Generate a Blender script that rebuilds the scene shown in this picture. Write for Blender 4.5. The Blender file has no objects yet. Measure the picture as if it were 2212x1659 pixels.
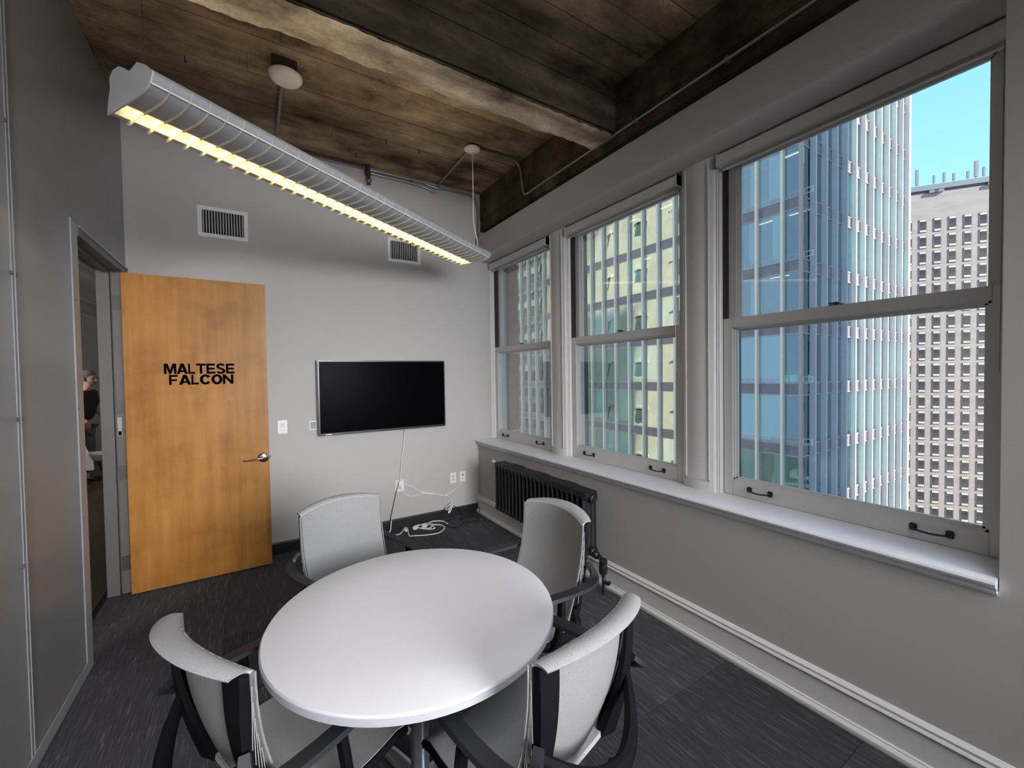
import bpy, bmesh, math, random
from mathutils import Vector, Matrix
PI = math.pi
random.seed(7)
S = bpy.context.scene
COL = S.collection
# ------------------------------------------------------------------ camera
cam_d = bpy.data.cameras.new('camera'); cam = bpy.data.objects.new('camera', cam_d); COL.objects.link(cam)
r_ = Vector((0.8453, -0.5341, -0.0147)); f_ = Vector((0.5339, 0.8452, -0.02336))
r_.normalize(); f_ = (f_ - r_*f_.dot(r_)).normalized(); u_ = r_.cross(f_)
cam.matrix_world = Matrix(((r_.x, u_.x, -f_.x, 0), (r_.y, u_.y, -f_.y, 0), (r_.z, u_.z, -f_.z, 1.62), (0, 0, 0, 1)))
cam_d.sensor_width = 36; cam_d.lens = 894.36/2212*36; cam_d.clip_start = 0.05; cam_d.clip_end = 600
S.camera = cam
# ------------------------------------------------------------------ world, sun, lights, exposure
W = bpy.data.worlds.new('sky'); S.world = W; W.use_nodes = True
nt = W.node_tree; nt.nodes.clear()
wo = nt.nodes.new('ShaderNodeOutputWorld'); bg = nt.nodes.new('ShaderNodeBackground')
tc = nt.nodes.new('ShaderNodeTexCoord'); sx = nt.nodes.new('ShaderNodeSeparateXYZ'); cr = nt.nodes.new('ShaderNodeValToRGB')
nt.links.new(tc.outputs['Generated'], sx.inputs[0]); nt.links.new(sx.outputs['Z'], cr.inputs[0])
e = cr.color_ramp.elements
e[0].position = 0.0; e[0].color = (0.60, 0.90, 0.95, 1)
e[1].position = 0.15; e[1].color = (0.46, 0.86, 0.93, 1)
k = e.new(0.42); k.color = (0.31, 0.72, 0.90, 1)
k = e.new(0.62); k.color = (0.42, 0.60, 0.90, 1)
k = e.new(1.0); k.color = (0.42, 0.56, 0.90, 1)
# away from the sun side the sky is a deeper blue
c2 = nt.nodes.new('ShaderNodeMix'); c2.data_type = 'RGBA'; mr_ = nt.nodes.new('ShaderNodeMapRange')
mr_.inputs[1].default_value = -.75; mr_.inputs[2].default_value = .35; nt.links.new(sx.outputs['X'], mr_.inputs[0])
nt.links.new(mr_.outputs[0], c2.inputs[0]); c2.inputs[6].default_value = (.27, .40, .60, 1); nt.links.new(cr.outputs[0], c2.inputs[7])
nt.links.new(c2.outputs[2], bg.inputs[0]); bg.inputs[1].default_value = 1.35
nt.links.new(bg.outputs[0], wo.inputs[0])
SUN_DIR = Vector((0.30, -0.80, 0.52)).normalized()      # towards the sun
sd = bpy.data.lights.new('sun', 'SUN'); sd.energy = 13.0; sd.color = (1.0, 0.91, 0.76); sd.angle = 0.01
so = bpy.data.objects.new('sun', sd); COL.objects.link(so); so.rotation_euler = SUN_DIR.to_track_quat('Z', 'Y').to_euler()
def area(name, loc, target, w, h, power, color, spread=180):
    d = bpy.data.lights.new(name, 'AREA'); d.shape = 'RECTANGLE'; d.size = w; d.size_y = h; d.energy = power; d.color = color; d.spread = math.radians(spread)
    o = bpy.data.objects.new(name, d); COL.objects.link(o); o.location = loc
    o.rotation_euler = (Vector(loc)-Vector(target)).to_track_quat('Z', 'Y').to_euler(); return o
# added fill lamps, all unseen: behind the camera and in the corridor
area('rear_fill_light', (1.2, -3.05, 2.0), (0.75, 4.3, 0.75), 2.2, 1.9, 64, (0.95, 0.95, 1.0), 60)  # added fill aimed at the back wall
area('overhead_fill_light', (0.4, -0.9, 3.2), (0.5, 0.7, 0.0), 2.2, 2.2, 26, (0.94, 0.95, 1.0), 95)  # added fill from above for table, chairs and floor
area('corridor_fill_light', (-4.0, 7.2, 2.5), (-2.0, 9.2, 2.3), 1.0, 1.4, 75, (1.0, 0.92, 0.82))  # added fill to brighten the ducts and the person
area('corridor_fill_light', (-3.0, 0.8, 1.9), (-0.8, 1.9, 1.5), 1.0, 1.5, 75, (1.0, 0.90, 0.80))  # added fill to brighten the partition panels from behind
S.view_settings.view_transform = 'Standard'; S.view_settings.look = 'None'
S.view_settings.exposure = 0.0; S.view_settings.gamma = 1.0; S.view_settings.use_curve_mapping = False

# ------------------------------------------------------------------ materials
def _nodes(name):
    m = bpy.data.materials.new(name); m.use_nodes = True; t = m.node_tree
    return m, t, t.nodes['Principled BSDF']
def N(t, kind, **kw):
    n = t.nodes.new(kind)
    for a, b in kw.items(): setattr(n, a, b)
    return n
def mapping(t, scale, coord='Object', rot=(0, 0, 0)):
    c = N(t, 'ShaderNodeTexCoord'); m = N(t, 'ShaderNodeMapping')
    m.inputs['Scale'].default_value = scale; m.inputs['Rotation'].default_value = rot
    t.links.new(c.outputs[coord], m.inputs[0]); return m
def noise(t, vec, scale=5, detail=4, rough=.55):
    n = N(t, 'ShaderNodeTexNoise'); n.inputs['Scale'].default_value = scale; n.inputs['Detail'].default_value = detail
    n.inputs['Roughness'].default_value = rough
    t.links.new(vec.outputs[0], n.inputs['Vector']); return n
def ramp(t, fac, stops):
    r = N(t, 'ShaderNodeValToRGB'); el = r.color_ramp.elements
    el[0].position, el[0].color = stops[0][0], (*stops[0][1], 1); el[1].position, el[1].color = stops[-1][0], (*stops[-1][1], 1)
    for p, c in stops[1:-1]:
        q = el.new(p); q.color = (*c, 1)
    t.links.new(fac, r.inputs[0]); return r
def bump(t, b, h, strength=.2, dist=.01):
    n = N(t, 'ShaderNodeBump'); n.inputs['Strength'].default_value = strength; n.inputs['Distance'].default_value = dist
    t.links.new(h, n.inputs['Height']); t.links.new(n.outputs[0], b.inputs['Normal']); return n
def mixc(t, a, b, fac, mode='MULTIPLY'):
    m = N(t, 'ShaderNodeMix', data_type='RGBA', blend_type=mode)
    for s, v in ((m.inputs[0], fac), (m.inputs[6], a), (m.inputs[7], b)):
        if hasattr(v, 'links'): t.links.new(v, s)
        else: s.default_value = v if not isinstance(v, tuple) else (*v, 1)
    return m.outputs[2]
def plain(name, col, rough=.5, metal=0, var=.06, nscale=12, bmp=.05, spec=.5, vecscale=(1, 1, 1)):
    m, t, b = _nodes(name)
    v = mapping(t, vecscale); n = noise(t, v, nscale)
    lo = tuple(c*(1-var) for c in col); hi = tuple(min(1, c*(1+var)) for c in col)
    r = ramp(t, n.outputs[0], [(.3, lo), (.7, hi)]); t.links.new(r.outputs[0], b.inputs['Base Color'])
    b.inputs['Roughness'].default_value = rough; b.inputs['Metallic'].default_value = metal
    b.inputs['Specular IOR Level'].default_value = spec
    if bmp: bump(t, b, n.outputs[0], bmp, .002)
    return m
M = {}
M['wall'] = plain('painted_wall', (.44, .420, .402), .75, var=.02, nscale=160, bmp=.12, spec=.3)
M['trim'] = plain('painted_wood', (.64, .635, .62), .38, var=.02, nscale=30, bmp=.06)
M['sill'] = plain('painted_sill', (.74, .76, .80), .25, var=.03, nscale=20, bmp=.03)
M['darkjamb'] = plain('bare_dark_jamb', (.022, .014, .011), .6)
M['black'] = plain('black_plastic', (.009, .009, .011), .42, spec=.3, bmp=.02)
M['blackframe'] = plain('chair_black_frame', (.005, .005, .007), .7, bmp=.03, spec=.10)
M['armgrey'] = plain('dark_grey_plastic', (.017, .018, .023), .42, bmp=.03, spec=.35)
M['rubber'] = plain('black_rubber_base', (.008, .008, .009), .55)
M['iron'] = plain('black_painted_iron', (.011, .0115, .014), .42, var=.2, nscale=60, bmp=.25)
M['tabletop'] = plain('white_laminate', (.64, .63, .66), .5, var=.01, nscale=60, bmp=.01)
M['tableedge'] = plain('grey_edge_band', (.45, .46, .50), .35, var=.01)
M['steel'] = plain('brushed_steel', (.42, .45, .50), .32, metal=.9, var=.05)
M['chrome'] = plain('satin_chrome', (.62, .62, .64), .16, metal=1, var=.03, bmp=0)
M['galv'] = plain('galvanised_conduit', (.30, .29, .28), .42, metal=.75, var=.1)
M['alu'] = plain('painted_aluminium', (.20, .20, .205), .4, metal=.25, var=.04)
M['alu_bright'] = plain('bright_aluminium', (.34, .35, .37), .4, metal=.2, var=.04)
M['jamb'] = plain('grey_door_frame', (.11, .108, .102), .45, var=.03)
M['whiteplastic'] = plain('white_plastic', (.72, .71, .69), .35, var=.02, bmp=0)
M['whitecord'] = plain('white_cord', (.74, .73, .70), .45, var=.02, bmp=0)
M['offwhite'] = plain('ivory_plastic', (.60, .55, .46), .4, bmp=0)
M['greyplastic'] = plain('grey_plastic', (.20, .21, .22), .4, bmp=0)
M['ventdark'] = plain('duct_inside', (.008, .008, .008), .8)
M['ventwhite'] = plain('vent_enamel', (.72, .71, .69), .45, bmp=0)
M['louver'] = plain('grey_louver', (.37, .38, .40), .35, metal=0, var=.04)
M['louveredge'] = plain('louver_edge', (.75, .75, .72), .4, bmp=0)
M['lamphouse'] = plain('lamp_end_cap', (.55, .56, .56), .45, bmp=0)
M['rust'] = plain('rusty_pipe', (.05, .022, .015), .6, var=.3, bmp=.3)
M['nail'] = plain('nail', (.03, .02, .015), .6)
M['ventgrey'] = plain('pale_cord', (.38, .38, .37), .6, bmp=0)
M['skin'] = plain('skin', (.48, .27, .20), .55)
M['hair'] = plain('grey_hair', (.13, .115, .10), .8, var=.3, nscale=90, bmp=.5)
M['shirt'] = plain('dark_shirt', (.012, .009, .012), .85)
M['jeans'] = plain('grey_jeans', (.10, .11, .12), .85, var=.15, nscale=30)
M['shoe'] = plain('shoe', (.02, .018, .016), .5)
M['shell'] = plain('white_shell', (.55, .57, .58), .35, bmp=0)
M['darkwall'] = plain('corridor_wall', (.10, .105, .105), .8)
M['duct'] = plain('spiral_duct', (.50, .49, .44), .3, metal=.35, var=.15, nscale=25, vecscale=(1, 12, 1))
M['corr_floor'] = plain('corridor_floor', (.050, .034, .022), .45, var=.3, nscale=6, vecscale=(1, .2, 1))
M['handle'] = plain('bronze_pull', (.030, .032, .045), .38, metal=.5, bmp=.1)
M['letters'] = plain('black_vinyl', (.0015, .0012, .0012), .8, var=0, bmp=0, spec=.02)
M['basebk'] = plain('black_rubber_baseboard', (.006, .006, .007), .5)
M['steeldark'] = plain('dark_steel_hinge', (.10, .10, .10), .4, metal=.6)
M['screen'] = plain('tv_screen', (.0015, .0015, .002), .26, var=0, bmp=0, spec=.015)
M['screenframe'] = plain('tv_bezel', (.008, .008, .009), .3, bmp=0)
M['shade'] = plain('roller_shade_cloth', (.36, .33, .29), .8, var=.04)

def carpet():
    m, t, b = _nodes('carpet_tile')
    v = mapping(t, (190, 5.5, 1)); n = noise(t, v, 1, 3, .7)
    v2 = mapping(t, (420, 420, 420)); n2 = noise(t, v2, 1, 2)
    info = N(t, 'ShaderNodeObjectInfo')
    st = ramp(t, n.outputs[0], [(.0, (.042, .044, .052)), (.50, (.062, .064, .075)), (.60, (.098, .098, .112)), (.74, (.29, .285, .30))])
    g = ramp(t, n2.outputs[0], [(.2, (.55, .55, .55)), (.8, (1.3, 1.3, 1.3))])
    rv = ramp(t, info.outputs['Random'], [(0, (.72, .72, .74)), (1, (1.3, 1.27, 1.25))])
    c = mixc(t, st.outputs[0], g.outputs[0], 1.0); c = mixc(t, c, rv.outputs[0], 1.0)
    t.links.new(c, b.inputs['Base Color']); b.inputs['Roughness'].default_value = .95; b.inputs['Specular IOR Level'].default_value = .15
    a = N(t, 'ShaderNodeMath', operation='ADD'); t.links.new(n.outputs[0], a.inputs[0]); t.links.new(n2.outputs[0], a.inputs[1])
    bump(t, b, a.outputs[0], .9, .006); return m
M['carpet'] = carpet()
def concrete(name, dark=1.0, pale=False):
    m, t, b = _nodes(name)
    v = mapping(t, (.40, 3.2, 3.2)); n = noise(t, v, 1.2, 6, .60)          # streaks along the boards
    v2 = mapping(t, (1, 1.5, 1.5)); n2 = noise(t, v2, 1.9, 8, .62)         # stains
    v3 = mapping(t, (1, 1, 1)); n3 = noise(t, v3, 60, 4, .6)
    info = N(t, 'ShaderNodeObjectInfo')
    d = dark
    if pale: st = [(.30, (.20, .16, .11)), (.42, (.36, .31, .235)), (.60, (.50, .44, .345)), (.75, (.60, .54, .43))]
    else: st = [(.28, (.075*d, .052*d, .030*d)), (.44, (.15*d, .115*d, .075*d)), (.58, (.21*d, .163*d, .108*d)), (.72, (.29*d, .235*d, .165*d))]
    r = ramp(t, n.outputs[0], st); r2 = ramp(t, n2.outputs[0], [(.34, (.26, .235, .21)), (.44, (.72, .70, .67)), (.54, (1.08, 1.07, 1.05)), (.66, (1.75, 1.73, 1.68))])
    r3 = ramp(t, n3.outputs[0], [(.3, (.84, .84, .84)), (.7, (1.12, 1.12, 1.12))])
    rv = ramp(t, info.outputs['Random'], [(0, (.78, .78, .78)), (1, (1.16, 1.16, 1.14))])
    c = mixc(t, r.outputs[0], r2.outputs[0], 1.0); c = mixc(t, c, r3.outputs[0], 1.0); c = mixc(t, c, rv.outputs[0], 1.0)
    t.links.new(c, b.inputs['Base Color']); b.inputs['Roughness'].default_value = .9; b.inputs['Specular IOR Level'].default_value = .2
    a = N(t, 'ShaderNodeMath', operation='ADD'); t.links.new(n3.outputs[0], a.inputs[0]); t.links.new(n2.outputs[0], a.inputs[1])
    bump(t, b, a.outputs[0], .5, .012); return m
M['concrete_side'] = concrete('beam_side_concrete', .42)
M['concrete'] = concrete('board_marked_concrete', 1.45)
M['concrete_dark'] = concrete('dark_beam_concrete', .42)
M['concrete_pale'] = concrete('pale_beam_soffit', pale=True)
def maple():
    m, t, b = _nodes('maple_veneer')
    v = mapping(t, (7, 1, .55)); n = noise(t, v, 2.2, 6, .6)
    v2 = mapping(t, (1.2, 1, 1.9)); n2 = noise(t, v2, 2.3, 5, .6)
    v3 = mapping(t, (60, 1, 6)); n3 = noise(t, v3, 3, 3)
    r = ramp(t, n.outputs[0], [(.3, (.29, .125, .025)), (.55, (.37, .170, .037)), (.75, (.43, .21, .056))])
    r2 = ramp(t, n2.outputs[0], [(.3, (.80, .76, .70)), (.5, (1, 1, 1)), (.7, (1.12, 1.14, 1.18))])
    r3 = ramp(t, n3.outputs[0], [(.3, (.94, .94, .93)), (.7, (1.05, 1.05, 1.05))])
    c = mixc(t, r.outputs[0], r2.outputs[0], 1.0); c = mixc(t, c, r3.outputs[0], 1.0)
    t.links.new(c, b.inputs['Base Color']); b.inputs['Roughness'].default_value = .42; b.inputs['Specular IOR Level'].default_value = .25
    return m
M['maple'] = maple()
def mesh_fabric(axis='Z', alpha=.76):
    m, t, b = _nodes('woven_mesh_'+axis)
    v = mapping(t, (1, 1, 1)); w = N(t, 'ShaderNodeTexWave', wave_type='BANDS', bands_direction=axis); w.inputs['Scale'].default_value = 105
    w.inputs['Distortion'].default_value = 0; t.links.new(v.outputs[0], w.inputs[0])
    n = noise(t, v, 300, 2)
    r = ramp(t, w.outputs[1], [(.0, (.22, .22, .22)), (.8, (.40, .395, .395))])
    r2 = ramp(t, n.outputs[0], [(.3, (.85, .85, .85)), (.7, (1.1, 1.1, 1.1))])
    t.links.new(mixc(t, r.outputs[0], r2.outputs[0], 1.0), b.inputs['Base Color']); b.inputs['Roughness'].default_value = .8
    bump(t, b, w.outputs[1], .35, .0012)
    tr = N(t, 'ShaderNodeBsdfTransparent'); mx = N(t, 'ShaderNodeMixShader'); mx.inputs[0].default_value = alpha
    o = t.nodes['Material Output']; t.links.new(tr.outputs[0], mx.inputs[1]); t.links.new(b.outputs[0], mx.inputs[2]); t.links.new(mx.outputs[0], o.inputs[0])
    return m
M['mesh'] = mesh_fabric(); M['meshroll'] = mesh_fabric('X', 1.0); M['meshseat'] = mesh_fabric('Y', .97)
def glassy(name, tint, fac, rough=0.0, gcol=(1, 1, 1), wav=0.0, wscale=.4):
    m = bpy.data.materials.new(name); m.use_nodes = True; t = m.node_tree; t.nodes.clear()
    o = N(t, 'ShaderNodeOutputMaterial'); tr = N(t, 'ShaderNodeBsdfTransparent'); gl = N(t, 'ShaderNodeBsdfGlossy'); mx = N(t, 'ShaderNodeMixShader')
    lw = N(t, 'ShaderNodeLayerWeight'); lw.inputs['Blend'].default_value = .25
    mr = N(t, 'ShaderNodeMapRange'); mr.inputs[3].default_value = fac; mr.inputs[4].default_value = min(1, fac+.55)
    t.links.new(lw.outputs['Fresnel'], mr.inputs[0]); t.links.new(mr.outputs[0], mx.inputs[0])
    tr.inputs[0].default_value = (*tint, 1); gl.inputs[0].default_value = (*gcol, 1); gl.inputs['Roughness'].default_value = rough
    if wav:
        v = mapping(t, (1, 1, .45)); n = noise(t, v, wscale, 2); bp = N(t, 'ShaderNodeBump'); bp.inputs['Strength'].default_value = 1; bp.inputs['Distance'].default_value = wav
        t.links.new(n.outputs[0], bp.inputs['Height']); t.links.new(bp.outputs[0], gl.inputs['Normal'])
    t.links.new(tr.outputs[0], mx.inputs[1]); t.links.new(gl.outputs[0], mx.inputs[2]); t.links.new(mx.outputs[0], o.inputs[0])
    return m
M['glass'] = glassy('window_glass', (.97, .985, .98), .015)
M['towerglassA'] = glassy('street_side_glass', (.80, 1.0, .98), .38, 0.0, (.97, .97, .96), wav=.03)
M['towerglass'] = glassy('tower_glass', (.72, .95, .93), .28, 0.0, (.90, .94, .98), wav=.03)
def emit(name, col, strength):
    m = bpy.data.materials.new(name); m.use_nodes = True; t = m.node_tree; t.nodes.clear()
    o = N(t, 'ShaderNodeOutputMaterial'); em = N(t, 'ShaderNodeEmission'); em.inputs[0].default_value = (*col, 1); em.inputs[1].default_value = strength
    t.links.new(em.outputs[0], o.inputs[0]); return m
M['lamp'] = emit('lit_diffuser', (1.0, .70, .30), 1.7)
M['officelamp'] = emit('office_lamp', (1.0, .80, .50), 2.2)
def translucent(name, col, f=.5):
    m = bpy.data.materials.new(name); m.use_nodes = True; t = m.node_tree; t.nodes.clear()
    o = N(t, 'ShaderNodeOutputMaterial'); a = N(t, 'ShaderNodeBsdfTranslucent'); d = N(t, 'ShaderNodeBsdfDiffuse'); mx = N(t, 'ShaderNodeMixShader')
    a.inputs[0].default_value = (*col, 1); d.inputs[0].default_value = (*col, 1); mx.inputs[0].default_value = f
    t.links.new(d.outputs[0], mx.inputs[1]); t.links.new(a.outputs[0], mx.inputs[2]); t.links.new(mx.outputs[0], o.inputs[0]); return m
M['baffle'] = translucent('baffle_plastic', (.85, .80, .68), .6)
M['blind'] = plain('vertical_blind', (.78, .97, .95), .8, var=.12, nscale=3, vecscale=(8, 8, .1))
def polycarb():
    m = bpy.data.materials.new('fluted_polycarbonate'); m.use_nodes = True; t = m.node_tree; t.nodes.clear()
    o = N(t, 'ShaderNodeOutputMaterial'); gl = N(t, 'ShaderNodeBsdfGlossy'); tl = N(t, 'ShaderNodeBsdfTranslucent'); df = N(t, 'ShaderNodeBsdfDiffuse')
    tr = N(t, 'ShaderNodeBsdfTransparent'); tr.inputs[0].default_value = (.75, .78, .80, 1)
    v = mapping(t, (1, 1, 1)); w = N(t, 'ShaderNodeTexWave', wave_type='BANDS', bands_direction='Y'); w.inputs['Scale'].default_value = 52
    t.links.new(v.outputs[0], w.inputs[0])
    v2 = mapping(t, (1, 1, .05)); n = noise(t, v2, 9, 3); a = N(t, 'ShaderNodeMath', operation='ADD')
    t.links.new(w.outputs[1], a.inputs[0]); t.links.new(n.outputs[0], a.inputs[1])
    bp = N(t, 'ShaderNodeBump'); bp.inputs['Strength'].default_value = 1.0; bp.inputs['Distance'].default_value = .0011; t.links.new(a.outputs[0], bp.inputs['Height'])
    gl.inputs['Roughness'].default_value = .12; gl.inputs[0].default_value = (.80, .80, .84, 1)
    t.links.new(bp.outputs[0], gl.inputs['Normal'])
    tl.inputs[0].default_value = (.60, .59, .57, 1); df.inputs[0].default_value = (.36, .36, .36, 1)
    m1 = N(t, 'ShaderNodeMixShader'); m1.inputs[0].default_value = .5; t.links.new(tl.outputs[0], m1.inputs[1]); t.links.new(df.outputs[0], m1.inputs[2])
    m0 = N(t, 'ShaderNodeMixShader'); m0.inputs[0].default_value = .82; t.links.new(tr.outputs[0], m0.inputs[1]); t.links.new(m1.outputs[0], m0.inputs[2])
    lw = N(t, 'ShaderNodeLayerWeight'); lw.inputs['Blend'].default_value = .30
    mr = N(t, 'ShaderNodeMapRange'); mr.inputs[3].default_value = .22; mr.inputs[4].default_value = .9; t.links.new(lw.outputs['Fresnel'], mr.inputs[0])
    m2 = N(t, 'ShaderNodeMixShader'); t.links.new(mr.outputs[0], m2.inputs[0]); t.links.new(m0.outputs[0], m2.inputs[1]); t.links.new(gl.outputs[0], m2.inputs[2])
    t.links.new(m2.outputs[0], o.inputs[0]); return m
M['poly'] = polycarb()
# exterior
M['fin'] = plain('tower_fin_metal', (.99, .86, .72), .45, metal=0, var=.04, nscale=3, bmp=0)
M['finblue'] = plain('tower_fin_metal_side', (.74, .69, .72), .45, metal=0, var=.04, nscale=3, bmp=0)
M['spandrel'] = plain('spandrel_panel', (.25, .25, .28), .35, var=.06, nscale=2, bmp=0)
M['rail'] = plain('tower_rail', (.50, .43, .43), .5, bmp=0)
M['slabint'] = plain('office_slab', (.25, .33, .36), .8, bmp=0)
M['intwall'] = plain('office_core', (.16, .22, .22), .8, var=.4, nscale=.4, bmp=0)
M['stoneC'] = plain('grey_granite', (.48, .44, .46), .85, var=.10, nscale=.8, bmp=0, vecscale=(.25, .25, 1))
M['stoneC2'] = plain('window_panel', (.74, .73, .69), .7, bmp=0)
M['frameC'] = plain('window_frame_dark', (.24, .20, .25), .6, bmp=0)
M['paneC'] = plain('dark_pane', (.085, .08, .10), .15, var=.6, nscale=.35, bmp=0)
M['parapet'] = plain('roof_fascia', (.26, .31, .38), .6, bmp=0)
M['antenna'] = plain('antenna_panel', (.34, .30, .42), .6, bmp=0)
M['pilaster'] = plain('red_granite', (.50, .22, .17), .7, var=.12, nscale=14, bmp=.1)
M['beige'] = plain('sunlit_limestone', (.86, .78, .64), .85, var=.14, nscale=.6, bmp=0, vecscale=(1, 1, .4))
M['bandwhite'] = plain('white_band', (.75, .78, .76), .7, bmp=0)
M['asphalt'] = plain('street', (.08, .08, .085), .9)
M['brownstone'] = plain('brick_brown', (.34, .17, .11), .8, var=.2, bmp=0)

# ------------------------------------------------------------------ mesh helpers
class MB:
    def __init__(s): s.bm = bmesh.new()
    def box(s, a, b, rz=0, piv=(0, 0, 0), bevel=0):
        a = Vector(a); b = Vector(b); c = (a+b)/2; d = b-a
        g = bmesh.ops.create_cube(s.bm, size=1)['verts']
        for v in g: v.co = Vector((v.co.x*d.x, v.co.y*d.y, v.co.z*d.z)) + c
        if bevel:
            es = list({e for v in g for e in v.link_edges})
            bmesh.ops.bevel(s.bm, geom=es, offset=bevel, segments=2, affect='EDGES')
        return s
    def tube(s, pts, r, seg=8, cap=True, flat=None):
        pts = [Vector(p) for p in pts]; n = len(pts); rings = []
        rr = r if isinstance(r, (list, tuple)) else [r]*n
        up = None
        for i, p in enumerate(pts):
            t = (pts[min(i+1, n-1)]-pts[max(i-1, 0)]).normalized()
            if up is None:
                up = Vector((0, 0, 1)) if abs(t.z) < .9 else Vector((1, 0, 0))
            x = t.cross(up).normalized(); y = x.cross(t).normalized(); up = y
            ring = []
            for k in range(seg):
                a = 2*PI*k/seg; sy = flat if flat else 1
                ring.append(s.bm.verts.new(p + x*math.cos(a)*rr[i] + y*math.sin(a)*rr[i]*sy))
            rings.append(ring)
        for i in range(n-1):
            for k in range(seg):
                s.bm.faces.new((rings[i][k], rings[i][(k+1) % seg], rings[i+1][(k+1) % seg], rings[i+1][k]))
        if cap: s.bm.faces.new(rings[0][::-1]); s.bm.faces.new(rings[-1])
        return s
    def lathe(s, prof, c=(0, 0, 0), seg=24, axis='Z'):
        c = Vector(c); rings = []
        for (r, h) in prof:
            ring = []
            for k in range(seg):
                a = 2*PI*k/seg; x, y = r*math.cos(a), r*math.sin(a)
                p = {'Z': (x, y, h), 'Y': (x, h, y), 'X': (h, x, y)}[axis]
                ring.append(s.bm.verts.new(c+Vector(p)))
            rings.append(ring)
        for i in range(len(prof)-1):
            for k in range(seg):
                s.bm.faces.new((rings[i][k], rings[i][(k+1) % seg], rings[i+1][(k+1) % seg], rings[i+1][k]))
        s.bm.faces.new(rings[0][::-1]); s.bm.faces.new(rings[-1]); return s
    def prism(s, prof, f0, f1):
        """closed 2D profile swept between two placements (functions uv -> xyz)"""
        A = [s.bm.verts.new(f0(u, v)) for u, v in prof]; B = [s.bm.verts.new(f1(u, v)) for u, v in prof]
        n = len(prof)
        for k in range(n): s.bm.faces.new((A[k], A[(k+1) % n], B[(k+1) % n], B[k]))
        s.bm.faces.new(A[::-1]); s.bm.faces.new(B); return s
    def extr(s, prof, axis, a, b):
        """profile in the plane normal to axis, from a to b"""
        if axis == 'Y': return s.prism(prof, lambda u, v: (u, a, v), lambda u, v: (u, b, v))
        if axis == 'X': return s.prism(prof, lambda u, v: (a, u, v), lambda u, v: (b, u, v))
        return s.prism(prof, lambda u, v: (u, v, a), lambda u, v: (u, v, b))
    def grid(s, fn, nu, nv, thick=0):
        V = [[s.bm.verts.new(fn(i/nu, j/nv)) for j in range(nv+1)] for i in range(nu+1)]
        fs = [s.bm.faces.new((V[i][j], V[i+1][j], V[i+1][j+1], V[i][j+1])) for i in range(nu) for j in range(nv)]
        if thick:
            bmesh.ops.recalc_face_normals(s.bm, faces=fs)
            bmesh.ops.solidify(s.bm, geom=fs, thickness=thick)
        return s
    def build(s, name, mat, parent=None, smooth=False, mats=None):
        bmesh.ops.recalc_face_normals(s.bm, faces=s.bm.faces)
        me = bpy.data.meshes.new(name); s.bm.to_mesh(me); s.bm.free()
        for m in (mats or [mat]): me.materials.append(m)
        if smooth:
            me.polygons.foreach_set('use_smooth', [True]*len(me.polygons))
            try: me.set_sharp_from_angle(angle=math.radians(35))
            except Exception: pass
        o = bpy.data.objects.new(name, me); COL.objects.link(o)
        if parent: o.parent = parent
        return o
def inst(src, parent=None, loc=None, rz=None):
    o = src.copy(); COL.objects.link(o)
    if parent: o.parent = parent
    if loc is not None: o.location = loc
    if rz is not None: o.rotation_euler[2] = rz
    return o
def tag(o, label=None, cat=None, group=None, kind=None):
    if label: o['label'] = label
    if cat: o['category'] = cat
    if group: o['group'] = group
    if kind: o['kind'] = kind
    return o
def thing(name, label, cat, loc=(0, 0, 0), rz=0, group=None, kind=None):
    o = bpy.data.objects.new(name, None); COL.objects.link(o); o.empty_display_size = .1
    o.location = loc; o.rotation_euler = (0, 0, rz); return tag(o, label, cat, group, kind)
def struct(o): o['kind'] = 'structure'; return o
def copy_tree(o, parent=None):
    c = o.copy(); COL.objects.link(c)
    if parent: c.parent = parent
    for ch in list(o.children): copy_tree(ch, c)
    return c
def arc(c, r, a0, a1, n, f):
    return [f(c[0]+r*math.cos(a0+(a1-a0)*i/n), c[1]+r*math.sin(a0+(a1-a0)*i/n)) for i in range(n+1)]
def smooth_path(pts, n=6):
    """Catmull-Rom through points"""
    P = [Vector(p) for p in pts]; P = [P[0]]+P+[P[-1]]; out = []
    for i in range(1, len(P)-2):
        for k in range(n):
            t = k/n; a, b, c, d = P[i-1], P[i], P[i+1], P[i+2]
            out.append(.5*((2*b)+(c-a)*t+(2*a-5*b+4*c-d)*t*t+(3*b-a-3*c+d)*t**3))
    out.append(P[-2]); return out

# ------------------------------------------------------------------ room shell
XL, XR, YB, YF, ZC = -.80, 2.26, 4.35, -3.2, 3.74
fl = struct(MB().box((-.98, YF, -.12), (2.9, YB+.2, -.012)).build('floor', M['basebk']))
T = .61; tile = None
y = YB
iy = 0
while y > YF+.05:
    y0 = max(YF, y-T); x = XR; ix = 0
    while x > -.92:
        x0 = max(-.94, x-T)
        full = (x-x0 > T-.01 and y-y0 > T-.01)
        if full and tile is not None: o = inst(tile, fl, ((x+x0)/2, (y+y0)/2, 0))
        else:
            w, h = (x-x0)/2-.0012, (y-y0)/2-.0012
            o = MB().box((-w, -h, -.012), (w, h, 0)).build('carpet_tile', M['carpet'], fl); o.location = ((x+x0)/2, (y+y0)/2, 0)
            if full: tile = o
        x -= T
    y -= T
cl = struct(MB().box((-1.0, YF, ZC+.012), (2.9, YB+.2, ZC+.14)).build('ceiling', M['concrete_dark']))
y = YB; bw = [.190, .182, .195, .188, .178, .192, .185]
i = 0
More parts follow.
